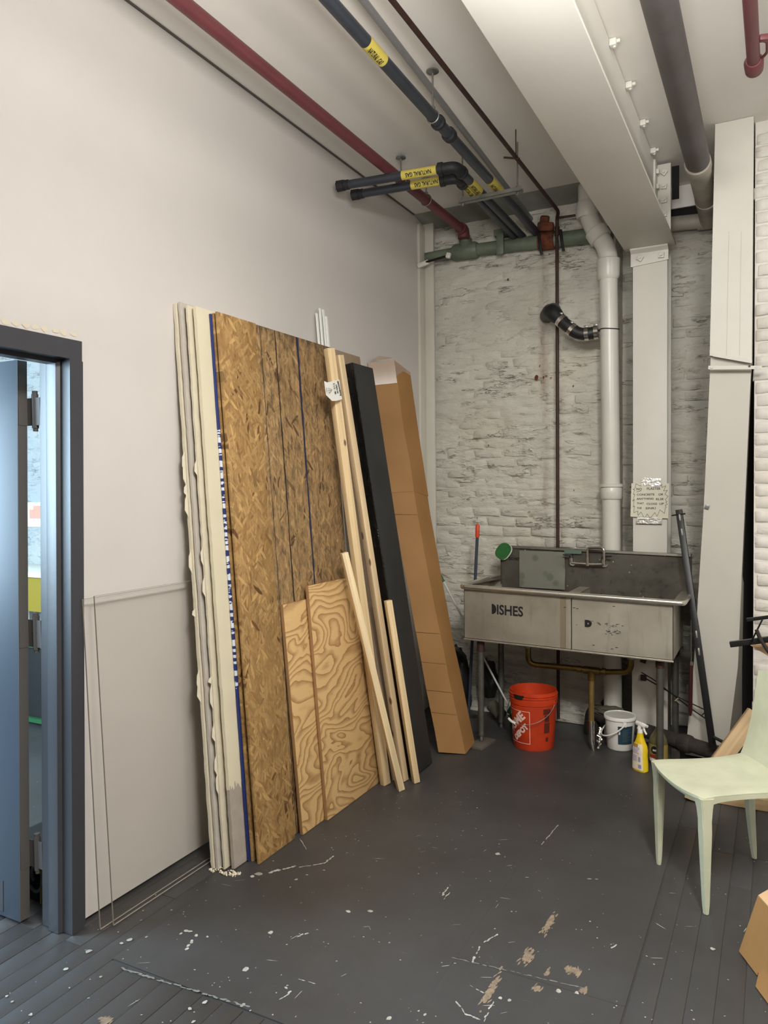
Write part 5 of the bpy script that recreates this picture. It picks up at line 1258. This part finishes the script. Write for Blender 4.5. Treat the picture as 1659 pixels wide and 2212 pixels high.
for a_, b_ in zip(star, star[1:]):
    p0, p1 = V(cpx(*a_)), V(cpx(*b_)); dd_ = (p1-p0); n_ = V((-dd_.y, dd_.x)).normalized()*.38; dd_ = dd_.normalized()*.2
    stm.poly([nn(*(p0+n_-dd_), .0006), nn(*(p1+n_+dd_), .0006), nn(*(p1-n_+dd_), .0006), nn(*(p0-n_-dd_), .0006)])
p0, p1 = V(cpx(415, 742)), V(cpx(535, 716)); stm.poly([nn(p0.x, p0.y-.5, .0006), nn(p1.x, p1.y-.5, .0006), nn(p1.x, p1.y+.4, .0006), nn(p0.x, p0.y+.4, .0006)])
obj('spiky_outline', stm, M_ink, nt)
for body, x0, x1, yb, h in (('NO', 415, 550, 700, 62), ('PLASTER', 680, 1030, 690, 62), ('CONCRETE', 425, 875, 838, 52), ('OR', 975, 1100, 832, 52), ('ANYTHING', 415, 850, 945, 50), ('ELSE', 915, 1110, 950, 50), ('THAT', 425, 600, 1058, 46), ('CLOGS', 675, 940, 1072, 50), ('UP', 1005, 1115, 1070, 50), ('THE', 425, 545, 1180, 48), ('SINK!', 645, 905, 1185, 52)):
    ax, ay = cpx(x0, yb)
    letters('lettering', body, h/s3*1.42, (lambda ax, ay: (lambda x, y: nn(ax+x, ay-y-x*.012, .0007)))(ax, ay), M_ink, nt, bold=.11, width=(x1-x0)/s3)
def crump(c4, seed, m=M_foil):
    mb = MB(); c4 = [V(q) for q in c4]
    mb.grid(lambda u, w_: (lambda p: (p.x, p.y-.0015-.0025*abs(noise.noise(V((u*6+seed, w_*5, 0)))), p.z))(c4[0].lerp(c4[1], u).lerp(c4[3].lerp(c4[2], u), w_)), 16, 8, smooth=False)
    return obj('foil_tape', mb, m, nt)
crump([nn(1387, 1032), nn(1428, 1034), nn(1427, 1051), nn(1383, 1049)], 1)
crump([nn(1376, 1118), nn(1431, 1119), nn(1430, 1132), nn(1374, 1131)], 5)

rs = MB(); r = random.Random(21)
for px, py, w_, h_ in ((1159, 816, .016, .020), (1174, 815, .005, .012), (1180, 812, .012, .004), (1190, 816, .010, .003), (1166, 790, .004, .008), (1097, 604, .006, .012)):
    c_ = at(px, py, Y=5.272); rs.poly([(c_.x+w_*math.cos(a_)*r.uniform(.7, 1.2), 5.272, c_.z+h_*math.sin(a_)*r.uniform(.7, 1.2)) for a_ in [2*PI*k/9 for k in range(9)]])
obj('rust_mark', rs, mat('dark_rust_mark', C3(92, 40, 28), .8), wall_back, kind='stuff')

# ================================================================== CHAIR AND THINGS ON THE RIGHT
O = V((-.35, 3.292, 0)); EX = V((-.549, .836, 0)); EX.normalize(); EY_ = V((.836, .549, 0)).normalized()
CM = Matrix.Translation(O) @ Matrix((EX, EY_, V((0, 0, 1)))).transposed().to_4x4()
chair = thing('plastic_chair', None, 'pale mint moulded plastic chair with tapered legs at the right', 'chair', matrix=CM)
def shell(fn, nu, nv, th, nrm_sign=1):
    mb = MB(); P = [[V(fn(i/nu, j/nv)) for j in range(nv+1)] for i in range(nu+1)]
    def nr(i, j):
        a = P[min(i+1, nu)][j]-P[max(i-1, 0)][j]; b_ = P[i][min(j+1, nv)]-P[i][max(j-1, 0)]; n_ = a.cross(b_); return n_.normalized()*nrm_sign
    T = [[mb.bm.verts.new(P[i][j]) for j in range(nv+1)] for i in range(nu+1)]
    Bv = [[mb.bm.verts.new(P[i][j]-nr(i, j)*th) for j in range(nv+1)] for i in range(nu+1)]
    for i in range(nu):
        for j in range(nv):
            for G in (T, Bv):
                f = mb.bm.faces.new([G[i][j], G[i+1][j], G[i+1][j+1], G[i][j+1]]); f.smooth = True
    for i in range(nu):
        for j in (0, nv): f = mb.bm.faces.new([T[i][j], T[i+1][j], Bv[i+1][j], Bv[i][j]]); f.smooth = True
    for j in range(nv):
        for i in (0, nu): f = mb.bm.faces.new([T[i][j], T[i][j+1], Bv[i][j+1], Bv[i][j]]); f.smooth = True
    return mb
def seat_fn(u, w_):
    x = (u-.5)*2; hw = .214-.002*(1-w_)+.0*w_
    side = .018*math.sin(PI*w_)                              # sides pulled in a little between the corners
    y = -.026+w_*.456 - (.020*(1-x*x))*(1-w_)**2              # front edge bulges
    z = .470-.016*(1-x*x)*(.4+.6*math.sin(PI*min(1, w_*1.05))) - .010*(abs(x)**6) - .014*(1-w_)**6*(1-abs(x)**3) + .018*w_**6
    cx_ = max(0, abs(x)-.62)/.38; cy_ = max(0, .20-w_)/.20
    if cx_ > 0 and cy_ > 0: y += .012*(cx_*cy_)**2; z -= .004*(cx_*cy_)**2
    return (x*(hw-side), y, z)
seat = obj('seat', shell(seat_fn, 24, 24, .011, 1), M_chair, chair, raw=True)
def apron(u, w_):
    x = (u-.5)*2; p = V(seat_fn(u, 0)); return (p.x*.985, p.y+.010+w_*.004, p.z-.006-w_*(.020+.020*abs(x)**4))
obj('front_rail', shell(apron, 20, 3, .006, -1), M_chair, chair, raw=True)
for sx in (-1, 1):
    def srail(u, w_): p = V(seat_fn(.5+sx*.5, u)); return (p.x-sx*.006, p.y, p.z-.006-w_*(.016+.022*abs(2*u-1)**4))
    obj('side_rail', shell(srail, 16, 2, .006, sx), M_chair, chair, raw=True)
def back_fn(u, w_):
    x = (u-.5)*2; hw = .206-.012*math.sin(PI*w_)-.012*w_
    z = .465+w_*.385-.012*(abs(x)**4)*w_
    y = .418+.055*w_**1.3-.004 + .020*(1-x*x)*(.3+w_*.7) - .020*(1-w_)**6
    return (x*hw, y, z)
obj('backrest', shell(back_fn, 22, 22, .011, -1), M_chair, chair, raw=True)
for sx in (-1, 1):
    for rear in (0, 1):
        mb = MB(); rings = []
        for k in range(11):
            t = k/10; z = .452*(1-t)+.0005; wv = .028*(1-t)**1.15+.020+.016*max(0, 1-t*5)**2; wd2 = .026*(1-t)+.018+.012*max(0, 1-t*5)**2
            x = sx*(.188+.008*t-.006*max(0, 1-t*5)**2); y = (.002+.002*t) if not rear else (.412+.035*t**1.5)
            q = [(x+sx*wv/2*s1, y+wd2/2*s2) for s1, s2 in ((1, -1), (1, 1), (-.75, 1), (-1, .4), (-1, -1))]
            if not rear: q = [(a_, b_) for a_, b_ in q]
            rings.append([mb.bm.verts.new((a_, b_, z)) for a_, b_ in q])
        for A_, B_ in zip(rings, rings[1:]):
            for i in range(5): f = mb.bm.faces.new([A_[i], A_[(i+1) % 5], B_[(i+1) % 5], B_[i]])
        mb.bm.faces.new(rings[0]); mb.bm.faces.new(rings[-1])
        bmesh.ops.bevel(mb.bm, geom=[e for e in mb.bm.edges if abs((e.verts[0].co-e.verts[1].co).z) > .02], offset=.004, segments=2, affect='EDGES')
        for f in mb.bm.faces: f.smooth = True
        obj('leg', mb, M_chair, chair, raw=True)
# tipped cardboard box, lower right
tbx = thing('open_carton', (-.05, 2.9, 0), 'brown open cardboard box with folded flaps at the bottom right', 'cardboard box')
K0 = V((-.113, 2.915, .004)); e1 = V((.45, -.89, 0)); e2 = V((.89, .45, 0)); up_ = V((.066*.89, .066*.45, .20))
cth = V((.0035, .0018, 0))
obj('side_panel', MB().prism([K0, K0+e1*.13, K0+e1*.13+up_*.05, K0+e1*.55+up_*.0, K0+e1*.55+up_, K0+up_], cth), M_card, tbx)
obj('far_panel', MB().prism([K0, K0+e2*.35+V((0, 0, 0)), K0+e2*.35+up_, K0+up_], V((-.0018, .0035, 0))), M_card, tbx)
obj('top_flap', MB().prism([K0+up_, K0+up_+e1*.5, K0+up_*1.1+e1*.5+e2*.16+V((0, 0, .035)), K0+up_*1.1+e2*.16+e1*-.02+V((0, 0, .06))], V((0, 0, .004))), M_cardlight, tbx)
K1 = at(1640, 2096, Z=.02); K2 = at(1632, 2131, Z=.003)
obj('bottom_flap', MB().prism([K2, K2+e1*.3, K2+e1*.3+V((.03, .015, .09)), K1+V((.015, 0, .03)), K1], cth), M_card, tbx)
# timber frame behind the chair
tf = thing('timber_frame', (-.2, 4.27, 0), 'pale timber piece on the floor with a slanting board behind the chair', 'lumber')
stick('floor_rail', (-.405, 4.285, .030), (.35, 4.275, .030), .058, .040, M_pine[3], None, None, parent=tf, up=(0, 1, 0))
obj('end_block', MB().box((-.395, 4.245, .045), (.055, .045, .07), (0, .3, .1), .004), M_pine[3], tf)
sA = at(1512, 1702, Y=4.36); sB = at(1632, 1540, Y=4.52)
stick('slanting_board', sA+V((0, 0, 0)), sB, .085, .036, M_pine[3], None, None, parent=tf, up=(.3, -1, .2))
# black folding stand with a cardboard sheet
fsd = thing('metal_stand', (.0, 3.95, 0), 'black folding metal stand jutting in at the right above the chair', 'stand')
SY = 3.9
def bq(px, py, dy=0): return at(px, py, Y=SY+dy)
ua, ub = bq(1577, 1392), bq(1646, 1383); dv = (ub-ua).normalized()
def chan(a, b_, w_, t_, m=M_darkmetal):
    a, b_ = V(a), V(b_); ez = (b_-a).normalized(); ey_ = V((0, 1, 0)); ey_ = (ey_-ez*ey_.dot(ez)).normalized(); ex_ = ey_.cross(ez)
    M_ = Matrix.Translation(a) @ Matrix((ex_, ey_, ez)).transposed().to_4x4(); L_ = (b_-a).length
    return MB().bx(-w_/2, w_/2, -t_, -t_+.003, 0, L_, .0008, M_).bx(-w_/2, -w_/2+.003, -t_, t_, 0, L_, .0008, M_).bx(w_/2-.003, w_/2, -t_, t_, 0, L_, .0008, M_)
obj('lower_channel', chan(ua, ua+dv*.40, .024, .018), M_darkmetal, fsd)
ca_, cb2 = bq(1613, 1339, .02), bq(1659, 1333, .02); obj('upper_channel', chan(ca_, ca_+(cb2-ca_).normalized()*.30, .015, .010), M_darkmetal, fsd)
obj('link_bar', chan(bq(1620, 1392, -.02), bq(1647, 1338, -.02), .007, .004), M_darkmetal, fsd)
obj('curved_tube', MB().tube(rounded([bq(1634, 1360, -.035), bq(1641, 1378, -.035), bq(1662, 1412, -.035), bq(1690, 1440, -.035)], .05), .0085, 12), mat('brown_black_tube', C3(50, 44, 40), .4, .3), fsd)
obj('stand_leg', MB().tube([(.09, 3.9, .93), (.13, 3.96, .005)], .011, 12).tube([(.09, 3.9, .93), (.02, 4.02, .005)], .011, 12), M_darkmetal, fsd)
cs = MB().prism([at(1621, 1394, Y=3.98), at(1659, 1376, Y=3.98)+V((.18, 0, .01)), at(1659, 1417, Y=3.98)+V((.18, 0, -.10)), at(1659, 1417, Y=3.98)], (0, .012, 0))
obj('cardboard_sheet', cs, M_cardlight, fsd)
# small dark parts near the chase foot
bt = thing('black_bolt_rod', (-.28, 4.62, .1), 'short black rod lying on the floor pipe beside the slotted bar', 'rod')
obj('rod', MB().tube([at(1541, 1592, Y=4.62), at(1574, 1609, Y=4.60)], .009, 10), M_darkmetal, bt)

# ================================================================== NEXT ROOM
ps = at(82, 1085, Y=4.345); pe = at(82, 1138, Y=4.345)
po = thing('wall_poster', (ps.x, 4.34, pe.z), 'pale poster with a faint red figure on the next room wall', 'poster')
obj('sheet', MB().bx(ps.x-.35, ps.x+.35, 4.338, 4.344, pe.z, ps.z), mat('poster_paper', C3(226, 226, 200), .7), po)
obj('faint_print', MB().bx(ps.x-.10, ps.x+.10, 4.336, 4.338, pe.z+.07, ps.z-.06).bx(ps.x-.05, ps.x+.04, 4.335, 4.337, ps.z-.06, ps.z-.03), mat('faint_red', C3(206, 150, 130), .7), po)
ct = thing('yellow_cabinet', (-5.3, 4.0, 0), 'yellow cabinet with a white top against the next room wall', 'cabinet')
zt = at(82, 1236, Y=3.9).z; xc = at(82, 1236, Y=3.9).x
obj('worktop', MB().bx(xc-.7, xc+.6, 3.85, 4.33, zt-.035, zt, .003), M_paper, ct)
obj('body', MB().bx(xc-.68, xc+.58, 3.88, 4.33, zt-.30, zt-.036), mat('mustard_paint', C3(140, 120, 30), .5), ct)
for x in (xc-.6, xc+.5):
    for y in (3.92, 4.28): obj('leg', MB().bx(x-.02, x+.02, y-.02, y+.02, 0, zt-.3), M_steelwhite, ct)
gz = at(84, 1392, Y=3.6); ge = at(84, 1432, Y=3.6)
gc = thing('green_crate', (gz.x, 3.7, 0), 'green framed crate holding a pink cloth in the next room', 'crate')
g0 = .0; gtop = gz.z
obj('frame', MB().bx(gz.x-.28, gz.x-.25, 3.6, 3.63, 0, gtop+.12).bx(gz.x+.25, gz.x+.28, 3.6, 3.63, 0, gtop+.12).bx(gz.x-.28, gz.x+.28, 3.6, 3.63, gtop-.03, gtop).bx(gz.x-.28, gz.x+.28, 3.6, 3.63, .02, .05), M_brightgreen, gc)
obj('bin', MB().bx(gz.x-.25, gz.x+.25, 3.64, 3.8, .01, gtop-.02), M_rubber, gc)
lump('pink_cloth', (gz.x, 3.71, gtop+.05), (.22, .08, .06), M_pink, 3, 'pink cloth on top of the green crate in the next room', 'cloth', .2, zmin=gtop-.018)
q0 = at(80, 1968, Z=0)
bb = thing('black_bin', (q0.x, q0.y+.15, 0), 'black bin with a pale swirl mark just behind the door hinge side', 'bin')
hb_ = at(80, 1852, Y=q0.y+.03).z
obj('body', MB().bx(q0.x-.30, q0.x+.09, q0.y+.05, q0.y+.30, .001, hb_, .004), mat('bin_black', C3(24, 24, 26), .5), bb)
sw = []
for k in range(22):
    t = k/21; a_ = -2.4+t*6.4; rr_ = .052*(1-.62*t); c_ = at(78, 1893, Y=q0.y+.048); sw.append((c_.x+rr_*math.cos(a_)*.95, q0.y+.047, c_.z+rr_*math.sin(a_)*1.3))
obj('painted_swirl', MB().tube(sw, .0065, 6), mat('grey_swirl', C3(120, 124, 126), .6), bb)
obj('yellow_cord', MB().tube([at(90, 1856, Y=q0.y+.045), at(88, 1960, Y=q0.y+.045)], .004, 6), mat('dull_yellow', C3(140, 132, 50), .6), bb)
